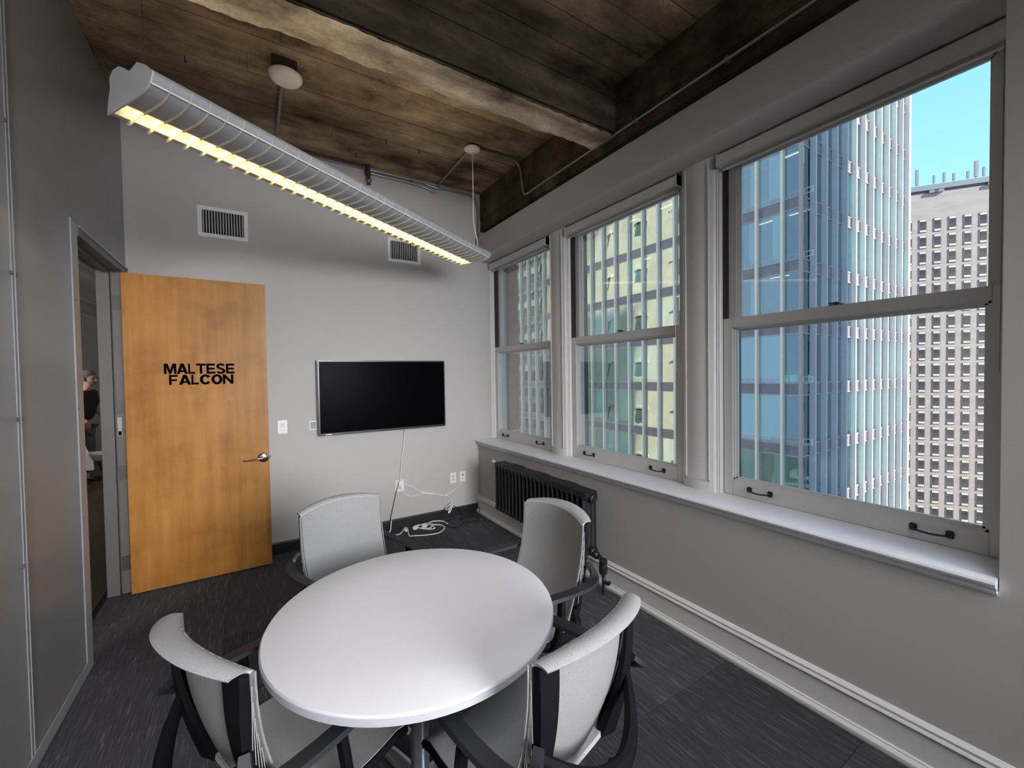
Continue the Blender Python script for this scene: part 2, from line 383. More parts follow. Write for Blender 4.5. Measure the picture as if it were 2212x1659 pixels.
while y > YF+.05:
    w = bw[i % 7]; y0 = y-w; dz = random.uniform(-.004, .004)
    if not (y0 > 2.24 and y < 2.41):
        x0 = -.98; cuts = sorted([-.98, 2.42]+([random.uniform(-.2, 1.8)] if random.random() < .6 else []))
        for a, b in zip(cuts, cuts[1:]):
            b_ = MB().box((a+.001, y0+.003, ZC+dz+random.uniform(-.002, .002)), (b-.001, y-.003, ZC+.013)).build('board_mark', M['concrete'], cl)
    y = y0; i += 1
# cross beam with board marked sides and a rough pale soffit
bmz = 3.37
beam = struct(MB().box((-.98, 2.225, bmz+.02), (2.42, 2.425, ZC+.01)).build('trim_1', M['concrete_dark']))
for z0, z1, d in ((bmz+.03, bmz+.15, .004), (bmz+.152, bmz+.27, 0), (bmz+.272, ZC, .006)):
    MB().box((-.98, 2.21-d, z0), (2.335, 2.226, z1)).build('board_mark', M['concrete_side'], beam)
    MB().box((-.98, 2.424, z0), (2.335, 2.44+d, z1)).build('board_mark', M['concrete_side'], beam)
sb = MB(); rr = random.Random(3)
def soffit(u, v):
    x = -.98+u*3.315; yy = 2.205+v*.24
    rough = .0025*math.sin(x*9)*math.sin(x*23+yy*40)+.002*math.sin(x*61+yy*33)+rr.uniform(-.0015, .0015)
    ed = (v == 1)*(.018*abs(math.sin(x*5.3))*abs(math.sin(x*2.1+.5))) + (v == 0)*.004
    return (x, yy-(ed if v == 1 else 0), bmz+rough*(.2+abs(math.sin(x*1.7+1)))+(ed if v == 1 else 0))
sb.grid(soffit, 150, 10, 0)
so_ = sb.build('rough_soffit', M['concrete_pale'], beam, smooth=True)
# beam over the windows
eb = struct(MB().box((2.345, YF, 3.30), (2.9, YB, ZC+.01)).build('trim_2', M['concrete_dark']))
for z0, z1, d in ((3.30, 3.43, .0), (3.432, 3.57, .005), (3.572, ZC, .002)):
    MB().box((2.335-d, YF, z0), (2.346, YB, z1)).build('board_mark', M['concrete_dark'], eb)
# back wall and black rubber baseboard
struct(MB().box((XL-.14, YB, 0), (2.66, YB+.2, ZC+.012)).build('wall_back', M['wall']))
struct(MB().extr([(YB-.012, 0), (YB-.012, .095), (YB-.008, .104), (YB, .106), (YB, 0)], 'X', XL+.01, XR-.018).build('baseboard_back', M['basebk']))
# window wall: below the sill, header, far end; window openings y ranges
WIN = [(3.20, 4.33), (1.755, 2.925), (.315, 1.485)]
XG = 2.50
ww = MB()
ww.box((XR, YF, 0), (2.66, YB, .81))
ww.box((XR, YF, .81), (2.66, .315, 3.21))
ww.box((2.44, YF, 2.975), (2.66, YB, 3.21))
wl = struct(ww.build('wall_right', M['wall']))
# header with its soft cove
cove = [(2.44, 3.21), (XR, 3.21), (XR, 2.985), (XR+.004, 2.976)]
for k in range(9):
    a = k/8*PI/2
    cove.append((XR+.012+.165*(1-math.cos(a))+.0, 2.974-.030*math.sin(a)+.0))
cove += [(2.44, 2.944)]
MB().extr(cove, 'Y', .315, YB).build('header_cove', M['wall'], wl, smooth=True)
# sill board with a moulded nosing
nose = [(2.62, .857), (XR-.030, .857), (XR-.040, .853), (XR-.044, .845), (XR-.040, .836), (XR-.030, .833), (XR-.030, .828), (XR-.024, .824), (XR-.018, .815), (XR-.018, .809), (XR-.008, .806), (XR-.006, .797), (XR, .793), (XR, .80), (2.62, .80)]
struct(MB().extr(nose, 'Y', .318, YB).build('trim_3', M['sill'], smooth=True))
# tall painted baseboard on the window wall
bb = [(XR, 0), (XR-.042, 0), (XR-.046, .012), (XR-.044, .024), (XR-.034, .034), (XR-.030, .036), (XR-.030, .041), (XR-.020, .045),
      (XR-.018, .150), (XR-.026, .156), (XR-.030, .163), (XR-.026, .170), (XR-.018, .172), (XR-.020, .180), (XR-.022, .186), (XR-.014, .192), (XR-.006, .198), (XR, .200)]
struct(MB().extr(bb, 'Y', YF, YB-.0).build('baseboard_right', M['trim'], smooth=True))
# piers between the windows
def pier(y0, y1, n):
    p = MB()
    prof = [(2.64, y0), (2.475, y0), (2.470, y0+.004), (2.470, y0+.012), (2.462, y0+.014), (2.462, y0+.022), (2.452, y0+.026), (2.447, y0+.032)]
    prof2 = [(x_, y0+y1-y_) for x_, y_ in prof[::-1]]
    mid = [(2.446, y0+.036), (2.436, y0+.05), (2.433, (y0+y1)/2), (2.436, y1-.05), (2.446, y1-.036)]
    p.extr(prof+mid+prof2, 'Z', .857, 2.975)
    o = struct(p.build('trim_%d' % n, M['trim'], smooth=True))
    # raised moulding that outlines the panel of the pier
    m = MB(); ya, yb = y0+.052, y1-.052
    m.box((2.430, ya, .925), (2.436, ya+.006, 2.93)); m.box((2.430, yb-.006, .925), (2.436, yb, 2.93)); m.box((2.430, ya, .925), (2.436, yb, .931))
    m.build('panel_moulding', M['trim'], o); return o
pier(1.485, 1.755, 4); pier(2.925, 3.20, 5)
# outer wall reveal beyond last window and at the corner
struct(MB().extr([(2.66, 4.33), (2.475, 4.33), (2.470, 4.334), (2.470, 4.342), (2.455, 4.35), (2.66, 4.35)], 'Z', .857, 2.975).build('trim_6', M['trim']))
def window(n, y0, y1):
    root = thing('window_%d' % n, ['nearest to the back wall', 'middle', 'nearest to the camera'][n-1]+' double hung white window', None, (0, 0, 0)); root['kind'] = 'structure'
    st = .062; zb, zt = .857, 2.975; rz0, rz1 = 1.885, 1.945
    # jambs with their dark bare tracks
    j = MB(); j.box((2.545, y0, zb), (2.64, y0+.012, zt)); j.box((2.545, y1-.012, zb), (2.64, y1, zt)); j.box((2.50, y0, 2.93), (2.64, y1, zt))
    j.build('jamb', M['trim'], root)
    d = MB(); d.box((2.499, y0, rz1), (2.546, y0+.006, 2.93)); d.box((2.499, y1-.006, rz1), (2.546, y1, 2.93)); d.build('dark_track', M['darkjamb'], root)
    def sash(name, x, z0, z1, bot, top):
        f = MB(); t = .035
        f.box((x, y0+.004, z0), (x+t, y0+st, z1), bevel=.003); f.box((x, y1-st, z0), (x+t, y1-.004, z1), bevel=.003)
        f.box((x, y0+st, z0), (x+t, y1-st, z0+bot)); f.box((x, y0+st, z1-top), (x+t, y1-st, z1))
        # glazing bead
        a, b, c, e_ = y0+st, y1-st, z0+bot, z1-top
        for (p, q) in (((a, c), (a+.010, e_)), ((b-.010, c), (b, e_)), ((a, c), (b, c+.010)), ((a, e_-.008), (b, e_))):
            f.box((x+.008, p[0], p[1]), (x+.016, q[0], q[1]))
        for (p, q) in (((a, c), (a+.020, e_)), ((b-.020, c), (b, e_)), ((a, c), (b, c+.018)), ((a, e_-.014), (b, e_))):
            f.box((x+.017, p[0], p[1]), (x+t-.002, q[0], q[1]))
        s_ = f.build(name, M['trim'], root)
        MB().box((x+.020, a+.004, c+.004), (x+.024, b-.004, e_-.004)).build('pane', M['glass'], s_)
        return s_
    lo = sash('lower_sash', XG, zb+.002, rz1, .094, rz1-rz0)
    sash('upper_sash', 2.545, rz0-.018, 2.93, .055, .05)
    # sash lock on the meeting rail
    m = MB(); ym = (y0+y1)/2; m.box((2.505, ym-.03, rz1), (2.53, ym+.03, rz1+.006)); m.lathe([(.012, rz1+.006), (.012, rz1+.014), (.006, rz1+.018)], (2.518, ym, 0), 12); m.box((2.500, ym-.004, rz1+.010), (2.525, ym+.028, rz1+.015))
    m.build('sash_lock', M['handle'], lo)
    for yy in (y0+.228, y1-.222):
        h = MB(); z = .912
        for s_ in (-1, 1): h.box((2.487, yy+s_*.058-.013, z-.016), (2.5, yy+s_*.058+.013, z+.016), bevel=.004)
        h.tube(smooth_path([(2.490, yy-.056, z-.002), (2.474, yy-.046, z-.005), (2.470, yy, z-.009), (2.474, yy+.046, z-.005), (2.490, yy+.056, z-.002)], 4), .0045, 8)
        h.build('sash_lift', M['handle'], lo)
    # outer stone/metal side channel seen through the glass
    o = MB(); o.box((2.64, y0-.02, .80), (2.69, y0+.010, 3.0)); o.box((2.64, y1-.010, .80), (2.69, y1+.02, 3.0)); o.box((2.60, y0, .80), (2.80, y1, .85)); o.box((2.64, y0, 2.93), (2.70, y1, 3.0))
    o.build('outer_frame', M['steeldark'], root)
    return root
for n, (a, b) in enumerate(WIN): window(n+1, a, b)
# rolled up shades
for n, (a, b) in enumerate(WIN):
    t = thing('roller_shade', ['white roller shade rolled up above the far left window beside the back wall', 'white roller shade rolled up above the middle window', 'white roller shade rolled up above the large right hand window'][n], 'window shade', ((2.46), (a+b)/2, 2.90), 0)
    w = (b-a)/2
    MB().extr([(-.032, -.034), (.034, -.034), (.034, .034), (-.026, .034), (-.032, .028)], 'Y', -w+.004, w-.004).build('headbox', M['trim'], t)
    MB().box((.004, -w+.02, -.055), (.008, w-.02, -.034)).build('cloth', M['shade'], t)
    MB().box((.000, -w+.02, -.062), (.011, w-.02, -.053), bevel=.002).build('hem_bar', M['ventwhite'], t)
    for yy in (-w+.004, w-.010): MB().box((-.034, yy, -.038), (.034, yy+.006, .034)).build('end_bracket', M['trim'], t)
    if n > 0:
        MB().tube([(-.01, -w+.03, -.04), (-.012, -w+.032, -1.3)], .0016, 5).build('pull_chain', M['galv'], t)
# rear of the room (behind the camera)
struct(MB().box((-1.0, YF-.15, 0), (2.9, YF, ZC+.012)).build('wall_front', M['wall']))

# ------------------------------------------------------------------ left partition of fluted polycarbonate
pt = thing('wall_left', None, None); struct(pt)
def pbox(name, a, b, mat, **k): return MB().box(a, b, **k).build(name, mat, pt)
seams = [3.165, 2.50, 1.28, .06, -1.16, -2.38, YF]
for a, b in zip(seams, seams[1:]):
    pbox('poly_panel', (-.812, b+.002, .05), (-.802, a-.002, ZC-.02), M['poly'])
pbox('poly_panel', (-.812, 3.165, 2.49), (-.802, YB, ZC-.02), M['poly'])
pbox('bottom_track', (-.90, YF, 0), (-.798, 3.20, .062), M['alu_bright'])
pbox('top_track', (-.87, YF, ZC-.02), (-.815, YB, ZC+.0), M['jamb'])
pbox('edge_strip', (-.822, 3.160, .062), (-.796, 3.192, 2.50), M['alu_bright'])
pbox('end_post', (-.93, 3.200, 0), (-.798, 3.262, 2.49), M['alu_bright'])
pbox('header', (-.94, 3.262, 2.43), (-.792, YB, 2.485), M['jamb'])
pbox('header_edge', (-.80, 3.262, 2.475), (-.786, YB, 2.49), M['alu_bright'])
pbox('header_stop', (-.90, 3.262, 2.415), (-.86, 4.19, 2.43), M['jamb'])
for yy in seams[1:5]:
    pbox('seam_strip', (-.802, yy-.016, .062), (-.799, yy-.012, ZC-.03), M['alu_bright'])
    pbox('seam_strip', (-.802, yy+.012, .062), (-.799, yy+.016, ZC-.03), M['alu_bright'])
    for z in (.868, 1.467, 2.057, 2.66):
        for d in (-.022, .022):
            MB().lathe([(.009, 0), (.009, .003), (.005, .007), (.002, .009)], (-.802, yy+d, z), 10, 'X').build('screw_cap', M['jamb'], pt)
for z in (.868, 1.467, 2.057):
    MB().lathe([(.006, 0), (.005, .003)], (-.796, 3.168, z), 8, 'X').build('screw_cap', M['jamb'], pt)
for yy in (.06, 1.28, 2.50): pbox('stud', (-.88, yy-.02, .06), (-.84, yy+.02, ZC-.03), M['alu_bright'])
# ------------------------------------------------------------------ door frame and door
df = thing('door_1', 'grey metal door frame at the hinge side of the opening', None); struct(df)
f = MB()
f.box((-.94, 4.195, 0), (-.868, YB, 2.44)); f.box((-.862, 4.21, 0), (-.80, YB, 2.44)); f.box((-.868, 4.225, 0), (-.862, 4.24, 2.44))
f.build('frame_jamb', M['jamb'], df)
for z, h in ((2.20, .11), (1.42, .11), (.92, .11), (.23, .11)):
    hg = MB().box((-.855, 4.205, z-.055), (-.808, 4.2105, z+.055)).build('hinge_leaf', M['steeldark'], df)
MB().box((-.852, 4.203, 1.20), (-.826, 4.2105, 1.34), bevel=.002).build('closer_plate', M['galv'], df)
MB().box((-.847, 4.2, 1.205), (-.831, 4.2035, 1.235)).build('plate_hole', M['letters'], df)
dr = thing('door', 'maple veneer door standing open against the back wall with black room name lettering', 'door', (-.79, 4.142, .014))
MB().box((0, -.0225, 0), (.912, .0225, 2.40), bevel=.002).build('door_leaf', M['maple'], dr)
SV, SH = .265, .20        # stroke widths (share of the letter width / height)
def _arc(cx, cy, rx, ry, a0, a1, n=14): return [(cx+rx*math.cos(math.radians(a0+(a1-a0)*i/n)), cy+ry*math.sin(math.radians(a0+(a1-a0)*i/n))) for i in range(n+1)]
def _band(o, i): return [[o[k], o[k+1], i[k+1], i[k]] for k in range(len(o)-1)]
def R4(x0, y0, x1, y1): return [(x0, y0), (x1, y0), (x1, y1), (x0, y1)]
def glyph(c):
    L = R4(0, 0, SV, 1)
    if c == 'L': return [L, R4(SV, 0, .93, SH)]
    if c == 'T': return [R4(.5-SV/2, 0, .5+SV/2, 1-SH), R4(0, 1-SH, 1, 1)]
    if c == 'E': return [L, R4(SV, 0, .97, SH), R4(SV, .5-SH*.47, .90, .5+SH*.47), R4(SV, 1-SH, .95, 1)]
    if c == 'F': return [L, R4(SV, .47-SH*.47, .82, .47+SH*.47), R4(SV, 1-SH, .92, 1)]
    if c == 'M': return [R4(0, 0, .21, 1), [(.79, 0), (1, 0), (1, 1), (.79, 1)], [(.21, 1), (.31, 1), (.5, .36), (.5, 0), (.42, 0), (.21, .62)], [(.79, 1), (.69, 1), (.5, .36), (.5, 0), (.58, 0), (.79, .62)]]
    if c == 'N': return [R4(0, 0, .24, 1), R4(.76, 0, 1, 1), [(.24, 1), (.24, .62), (.76, 0), (.76, .38)]]
    if c == 'A': return [[(-.03, 0), (.26, 0), (.62, 1), (.35, 1)], [(.74, 0), (1.03, 0), (.65, 1), (.38, 1)], R4(.20, .18, .80, .36)]
    if c == 'O': return _band(_arc(.5, .5, .52, .53, 0, 360, 28), _arc(.5, .5, .22, .30, 0, 360, 28))
    if c == 'C': return _band(_arc(.5, .5, .52, .53, 32, 328, 24), _arc(.5, .5, .22, .30, 32, 328, 24))
    if c == 'S':
        o = _arc(.5, .735, .44, .285, 15, 270, 14)+_arc(.5, .265, .22, .11, 90, -90, 8)[0:0]
        top = _band(_arc(.5, .735, .47, .295, 12, 255, 14), _arc(.5, .735, .19, .09, 12, 255, 14))
        bot = _band(_arc(.5, .265, .49, .295, 75, -168, 14), _arc(.5, .265, .20, .09, 75, -168, 14))
        mid = [[(.36, .47), (.44, .63), (.66, .53), (.56, .37)]]
        return top+bot+mid
def lettering(txt, x0, x1, z0, z1):
    wd = {'M': 1.15, 'F': .82, 'L': .72, 'T': .95, 'E': .92, 'S': .95}; gap = .045
    tot = sum(wd.get(c, 1.0) for c in txt)+gap*(len(txt)-1); sc = (x1-x0)/tot; x = x0
    for c in txt:
        w = wd.get(c, 1.0)*sc; m = MB()
        for q in glyph(c): m.bm.faces.new([m.bm.verts.new((x+p[0]*w, -.0232, z0+p[1]*(z1-z0))) for p in q])
        o = m.build('letter', M['letters'], dr); x += w+gap*sc
lettering('MALTESE', .229, .683, 1.647, 1.728); lettering('FALCON', .258, .671, 1.562, 1.640)
h = MB(); h.lathe([(.041, 0), (.041, -.006), (.034, -.013), (.018, -.016)], (.868, -.0225, .928), 28, 'Y'); h.lathe([(.013, -.012), (.013, -.05)], (.868, -.0225, .928), 14, 'Y')
hd = h.build('rose', M['chrome'], dr, smooth=True); hd['label'] = 'chrome round rose'
MB().tube(smooth_path([(.876, -.070, .928), (.85, -.074, .928), (.80, -.072, .922), (.745, -.062, .918), (.725, -.05, .918)], 5), [.013]*5+[.011]*5+[.009]*10+[.007], 10, flat=.8).build('lever', M['chrome'], dr, smooth=True)
MB().box((.911, -.006, .915), (.925, .006, .945), bevel=.002).build('latch', M['chrome'], dr)
h2 = MB(); h2.lathe([(.041, 0), (.041, .006), (.034, .013), (.012, .016), (.012, .05)], (.868, .0225, .928), 20, 'Y'); h2.tube([(.868, .07, .928), (.74, .07, .925)], .009, 8); h2.build('inner_lever', M['chrome'], dr, smooth=True)

# ------------------------------------------------------------------ adjoining corridor
struct(MB().box((-5.0, YF, -.12), (-.98, 12, -.001)).build('floor.corridor', M['corr_floor'])).name = 'floor'
struct(MB().box((-5.0, YF, ZC+.012), (-1.0, 12, ZC+.14)).build('ceiling', M['concrete_dark']))
struct(MB().box((-5.1, YF, 0), (-5.0, 12, ZC)).build('wall_corridor_left', M['darkwall']))
struct(MB().box((-5.0, 11.5, 0), (-.94, 11.6, ZC)).build('wall_corridor_back', M['darkwall']))
struct(MB().box((-.94, YB+.2, 0), (-.80, 11.6, ZC)).build('wall_corridor_right', M['wall']))
struct(MB().box((-5.0, YF-.1, 0), (-.98, YF, ZC)).build('wall_corridor_front', M['wall']))
for (x, z, r, lab) in ((-1.95, 3.10, .17, 'large silver round duct under the corridor ceiling, the higher one'), (-2.25, 2.82, .12, 'thinner silver round duct under the corridor ceiling, the lower one')):
    d = MB(); n_ = 40; prof = []
    d.tube([(x, 5.2+i*.155, z) for i in range(n_)], [r+(.006 if i % 2 else 0) for i in range(n_)], 16)
    tag(d.build('ventilation_duct', M['duct'], smooth=True), lab, 'duct')
cp = thing('corridor_lamp', 'narrow white lamp housing hanging under the corridor ceiling', 'lamp', (-2.21, 8.35, 3.27))
MB().box((-.05, -.75, 0), (.05, .75, .06), bevel=.01).build('housing', M['louveredge'], cp)
for yy in (-.6, .6): MB().tube([(0, yy, .05), (0, yy, ZC+.02-3.27)], .006, 6).build('hanger_rod', M['louveredge'], cp)
# person standing beyond the doorway
def skin(name, verts, edges, radii, mat, parent, sub=2):
    me = bpy.data.meshes.new(name); me.from_pydata(verts, edges, []); o = bpy.data.objects.new(name, me); COL.objects.link(o)
    sk = o.modifiers.new('skin', 'SKIN'); sk.use_smooth_shade = True
    for i, r in enumerate(radii): me.skin_vertices[0].data[i].radius = r if isinstance(r, tuple) else (r, r)
    me.skin_vertices[0].data[0].use_root = True
    ss = o.modifiers.new('sub', 'SUBSURF'); ss.levels = sub; ss.render_levels = sub
    me.materials.append(mat); o.parent = parent; return o
pr = thing('person', 'grey haired bearded person in black shirt and grey jeans standing beyond the doorway', 'person', (-2.30, 9.16, 0), math.radians(-22))
# local +x is the way the person faces
bv = [(0, 0, .95), (.02, 0, 1.12), (.06, 0, 1.32), (.10, 0, 1.46), (.14, 0, 1.55), (.165, 0, 1.64), (.16, 0, 1.72),
      (.06, .17, 1.42), (.05, .24, 1.18), (.20, .22, 1.00), (.27, .20, .95), (.06, -.17, 1.42), (.04, -.25, 1.18), (.20, -.24, 1.02), (.28, -.22, .97),
      (0, .10, .90), (.03, .12, .50), (-.02, .12, .09), (0, -.10, .90), (.02, -.12, .50), (-.04, -.12, .09),
      (-.0, .12, .04), (.13, .13, .035), (.10, -.13, .035)]
be = [(0, 1), (1, 2), (2, 3), (3, 4), (4, 5), (5, 6), (2, 7), (7, 8), (8, 9), (9, 10), (2, 11), (11, 12), (12, 13), (13, 14), (0, 15), (15, 16), (16, 17), (0, 18), (18, 19), (19, 20), (17, 21), (21, 22), (20, 23)]
br = [(.13, .15), (.12, .15), (.12, .16), .060, .050, (.080, .092), (.078, .090), .06, .048, .038, .030, .06, .048, .038, .030, .085, .06, .042, .085, .06, .042, .04, .03, .03]
skin('body', bv, be, br, M['skin'], pr)
skin('shirt', [(0, 0, .97), (.02, 0, 1.14), (.055, 0, 1.34), (.085, 0, 1.44), (.06, .18, 1.41), (.05, .235, 1.22), (.06, -.18, 1.41), (.04, -.245, 1.22)],
     [(0, 1), (1, 2), (2, 3), (2, 4), (4, 5), (2, 6), (6, 7)], [(.165, .19), (.16, .185), (.15, .19), .085, .085, .075, .085, .075], M['shirt'], pr)
skin('trousers', [(0, 0, .98), (0, .10, .86), (.03, .12, .50), (-.02, .12, .12), (0, -.10, .86), (.02, -.12, .50), (-.04, -.12, .12)],
     [(0, 1), (1, 2), (2, 3), (0, 4), (4, 5), (5, 6)], [(.165, .18), .12, .09, .075, .12, .09, .075], M['jeans'], pr)
for sy in (.125, -.125):
    MB().box((-.10, sy-.045, 0), (.19, sy+.045, .075), bevel=.025).build('shoe', M['shoe'], pr)
hm = MB(); hm.lathe([(.02, -.085), (.070, -.07), (.095, -.02), (.096, .03), (.078, .068), (.03, .088)], (.130, 0, 1.705), 14)
hm.lathe([(.012, -.030), (.016, 0), (.010, .026)], (.15, -.088, 1.64), 8)
ho = hm.build('hair', M['hair'], pr, smooth=True)
bm_ = MB(); bm_.lathe([(.01, -.05), (.042, -.038), (.056, 0), (.052, .030)], (.188, 0, 1.592), 14); bm_.build('beard', M['hair'], pr, smooth=True)
MB().tube([(.232, 0, 1.665), (.244, 0, 1.64), (.256, 0, 1.622), (.235, 0, 1.610)], [.010, .013, .016, .01], 8).build('nose', M['skin'], pr, smooth=True)
g_ = MB()
for sy in (.033, -.033): g_.tube([(.244+.002*math.cos(a), sy+.024*math.cos(a), 1.655+.02*math.sin(a)) for a in [i*PI/6 for i in range(13)]], .003, 5, cap=False)
g_.tube([(.255, .055, 1.66), (.12, .083, 1.66)], .003, 5); g_.tube([(.255, -.055, 1.66), (.12, -.083, 1.66)], .003, 5); g_.build('glasses', M['shoe'], pr)
# shell armchair by the person
sc = thing('shell_armchair', 'white moulded shell armchair with black rod legs in front of the person', 'chair', (-2.02, 8.62, 0), math.radians(-60))
def shellf(u, v):
    a = (u-.5)*2; x = a*.30
    if v < .5: t = v/.5; yy = .24-.44*t; z = .43+.03*a*a-.02*math.sin(t*PI)+.14*max(0, abs(a)-.62)**1*2.2*(.3+.7*t)
    else: t = (v-.5)/.5; yy = -.20-.09*t+.10*a*a; z = .43+.34*t*(1-.25*a*a)+.02*abs(a)
    return (x, yy, z)
MB().grid(shellf, 16, 20, .008).build('shell', M['shell'], sc, smooth=True)
for sx_ in (-1, 1):
    for sy in (-1, 1): MB().tube([(sx_*.12, sy*.10-.02, .41), (sx_*.23, sy*.22-.02, .004)], .009, 8).build('leg', M['black'], sc)

# ------------------------------------------------------------------ television
tv = thing('television', 'wide black flat television mounted on the back wall, switched off', 'television', (1.1745, 4.262, 1.062))
MB().box((-.640, 0, 0), (.640, .035, .716), bevel=.004).build('bezel', M['screenframe'], tv)
MB().box((-.628, -.0012, .022), (.628, .004, .704)).build('screen', M['screen'], tv)
MB().box((-.645, .036, .003), (.6435, .048, .720), bevel=.003).build('back_shell', M['greyplastic'], tv)
MB().box((-.42, .048, .10), (.42, .060, .60)).build('back_cover', M['black'], tv)
m = MB(); m.box((-.20, .060, .20), (-.17, .088, .56)); m.box((.17, .060, .20), (.20, .088, .56)); m.box((-.26, .076, .26), (.26, .088, .50)); m.build('wall_mount', M['steeldark'], tv)
MB().box((-.585, -.0022, .007), (-.530, .001, .014)).build('badge', M['whiteplastic'], tv)['label'] = 'small white badge at lower left'
# ------------------------------------------------------------------ vents
def vent(xc, zc, w, hgt, lab):
    t = thing('wall_vent', lab, 'vent', (xc, YB, zc), 0)
    m = MB(); b = .030; W2, H2 = w/2, hgt/2
    for a, c in (((-W2, -H2), (-W2+b, H2)), ((W2-b, -H2), (W2, H2)), ((-W2+b, -H2), (W2-b, -H2+b)), ((-W2+b, H2-b), (W2-b, H2))):
        m.box((a[0], -.010, a[1]), (c[0], 0, c[1]))
    m.build('frame', M['ventwhite'], t)
    MB().box((-W2+b, -.0015, -H2+b), (W2-b, -.0005, H2-b)).build('dark_opening', M['ventdark'], t)
    n = 15; bl = None
    for i in range(n):
        x = -W2+b+(i+.5)*(w-2*b)/n
        if bl is None: bl = MB().box((-.0022, -.009, -H2+b), (.0022, -.004, H2-b)).build('blade', M['ventwhite'], t); bl.location = (x, 0, 0)
        else: inst(bl, t, (x, 0, 0))
    bl = None
    for i in range(9):
        z = -H2+b+(i+.5)*(hgt-2*b)/9
        if bl is None: bl = MB().box((-W2+b, -.0045, -.0014), (W2-b, -.0022, .0014)).build('rear_blade', M['basebk'], t); bl.location = (0, 0, z)  # black colour stands in for the shade inside the vent
        else: inst(bl, t, (0, 0, z))
vent(-.163, 2.948, .356, .255, 'white rectangular air vent on the back wall above the open door')
vent(1.414, 2.943, .352, .248, 'white rectangular air vent on the back wall above the television, partly behind the lamp')
# ------------------------------------------------------------------ wall plates
def plate(name, lab, cat, x, z, w=.073, hgt=.118):
    t = thing(name, lab, cat, (x, YB, z), 0)
    MB().box((-w/2, -.006, -hgt/2), (w/2, 0, hgt/2), bevel=.002).build('plate', M['whiteplastic'], t); return t
t = plate('light_switch', 'white wall dimmer switch between the door and the television', 'switch', .239, 1.167, .076, .122)
MB().box((-.017, -.0085, -.034), (.017, -.006, .034), bevel=.001).build('rocker', M['offwhite'], t)
MB().box((-.012, -.011, -.028), (.012, -.0085, -.005), bevel=.001).build('slide_button', M['whiteplastic'], t)
t = thing('wall_sensor', 'small grey square sensor plate at the left edge of the television', 'sensor', (.492, YB, 1.162))
MB().box((-.030, -.012, -.042), (.030, 0, .042), bevel=.002).build('case', M['whiteplastic'], t); MB().box((-.022, -.0135, -.034), (.026, -.012, .034)).build('face', M['greyplastic'], t)
def duplex(t, n=2):
    for s_ in ((-1, 1) if n == 2 else (0,)):
        MB().box((-.017, -.008, s_*.020-.014), (.017, -.006, s_*.020+.014), bevel=.001).build('socket', M['offwhite'], t)
        m = MB(); m.box((-.008, -.0084, s_*.020-.003), (-.006, -.0078, s_*.020+.006)); m.box((.006, -.0084, s_*.020-.003), (.008, -.0078, s_*.020+.005)); m.box((-.002, -.0084, s_*.020-.010), (.002, -.0078, s_*.020-.006)); m.build('slots', M['letters'], t)
t = plate('wall_outlet', 'white power outlet below the television with a cord plugged in', 'outlet', 1.313, .452, .09, .122); duplex(t)
t = plate('wall_outlet', 'white blank duplex outlet left of the data jack near the corner', 'outlet', 1.93, .447); duplex(t)
t = plate('data_jack', 'white wall plate with two small data jacks, nearest to the corner', 'outlet', 2.05, .447)
for s_ in (1, -1): MB().box((-.008, -.0075, s_*.018-.007), (.008, -.006, s_*.018+.007)).build('port', M['letters'] if s_ > 0 else M['offwhite'], t)
# ------------------------------------------------------------------ cords
def cord(name, lab, pts, r, mat, cat='cord', n=5, extra=None):
    t = thing(name, lab, cat, pts[0])
    o = Vector(pts[0]); MB().tube([p-o for p in smooth_path(pts, n)], r, 6).build('cable', mat, t, smooth=True)
    return t, o
wy = 4.334
t, o = cord('power_cord', 'white television cord hanging down to the power outlet', [(1.375, 4.30, 1.075), (1.372, wy, 1.02), (1.365, wy, .93), (1.356, wy, .85), (1.335, wy, .72), (1.328, wy, .62), (1.318, wy, .53), (1.310, 4.325, .49)], .0042, M['whitecord'])
MB().box((-.085, -.005, -.60), (-.045, .040, -.565), bevel=.004).build('plug', M['whiteplastic'], t)
t, o = cord('black_cord', 'thin black cord dropping from the power outlet to the baseboard', [(1.300, 4.325, .485), (1.290, wy, .45), (1.272, wy, .40), (1.235, wy, .25), (1.20, 4.325, .11)], .0032, M['black'])
t, o = cord('power_cord', 'white cord looping from the outlet along the wall to the data jack', [(1.325, 4.325, .485), (1.37, wy, .462), (1.45, wy, .425), (1.52, wy, .365), (1.60, wy, .335), (1.70, wy, .305), (1.82, wy, .27), (1.90, wy, .30), (1.98, wy, .345), (2.035, wy, .395), (2.048, 4.34, .425)], .0042, M['whitecord'])
t, o = cord('power_cord', 'white cord sagging below the other one under the outlet and ending in a hanging bundle', [(1.318, 4.325, .45), (1.335, wy, .395), (1.40, wy, .335), (1.47, wy, .32), (1.55, wy, .335), (1.65, wy, .312), (1.76, wy, .285), (1.84, wy, .262), (1.875, wy, .225), (1.895, 4.33, .18), (1.88, 4.32, .12), (1.85, 4.31, .09)], .0042, M['whitecord'])
m = MB(); m.tube(smooth_path([(1.895, 4.322, .17), (1.84, 4.315, .14), (1.815, 4.31, .125), (1.84, 4.305, .11), (1.90, 4.312, .155), (1.87, 4.305, .085), (1.845, 4.30, .075), (1.86, 4.31, .10)], 4), .006, 6)
tag(m.build('cord_bundle', M['whitecord'], smooth=True), 'small white knot of cord hanging in front of the black baseboard', 'cord')
for p in ((1.565, .338), (1.822, .262)):
    m = MB(); m.box((p[0]-.006, 4.326, p[1]-.012), (p[0]+.006, 4.349, p[1]+.012), bevel=.002)
    tag(m.build('cord_clip', M['whiteplastic']), 'white clip holding the cords to the wall, '+('nearer to the power outlet' if p[0] < 1.7 else 'nearer to the corner'), 'clip')
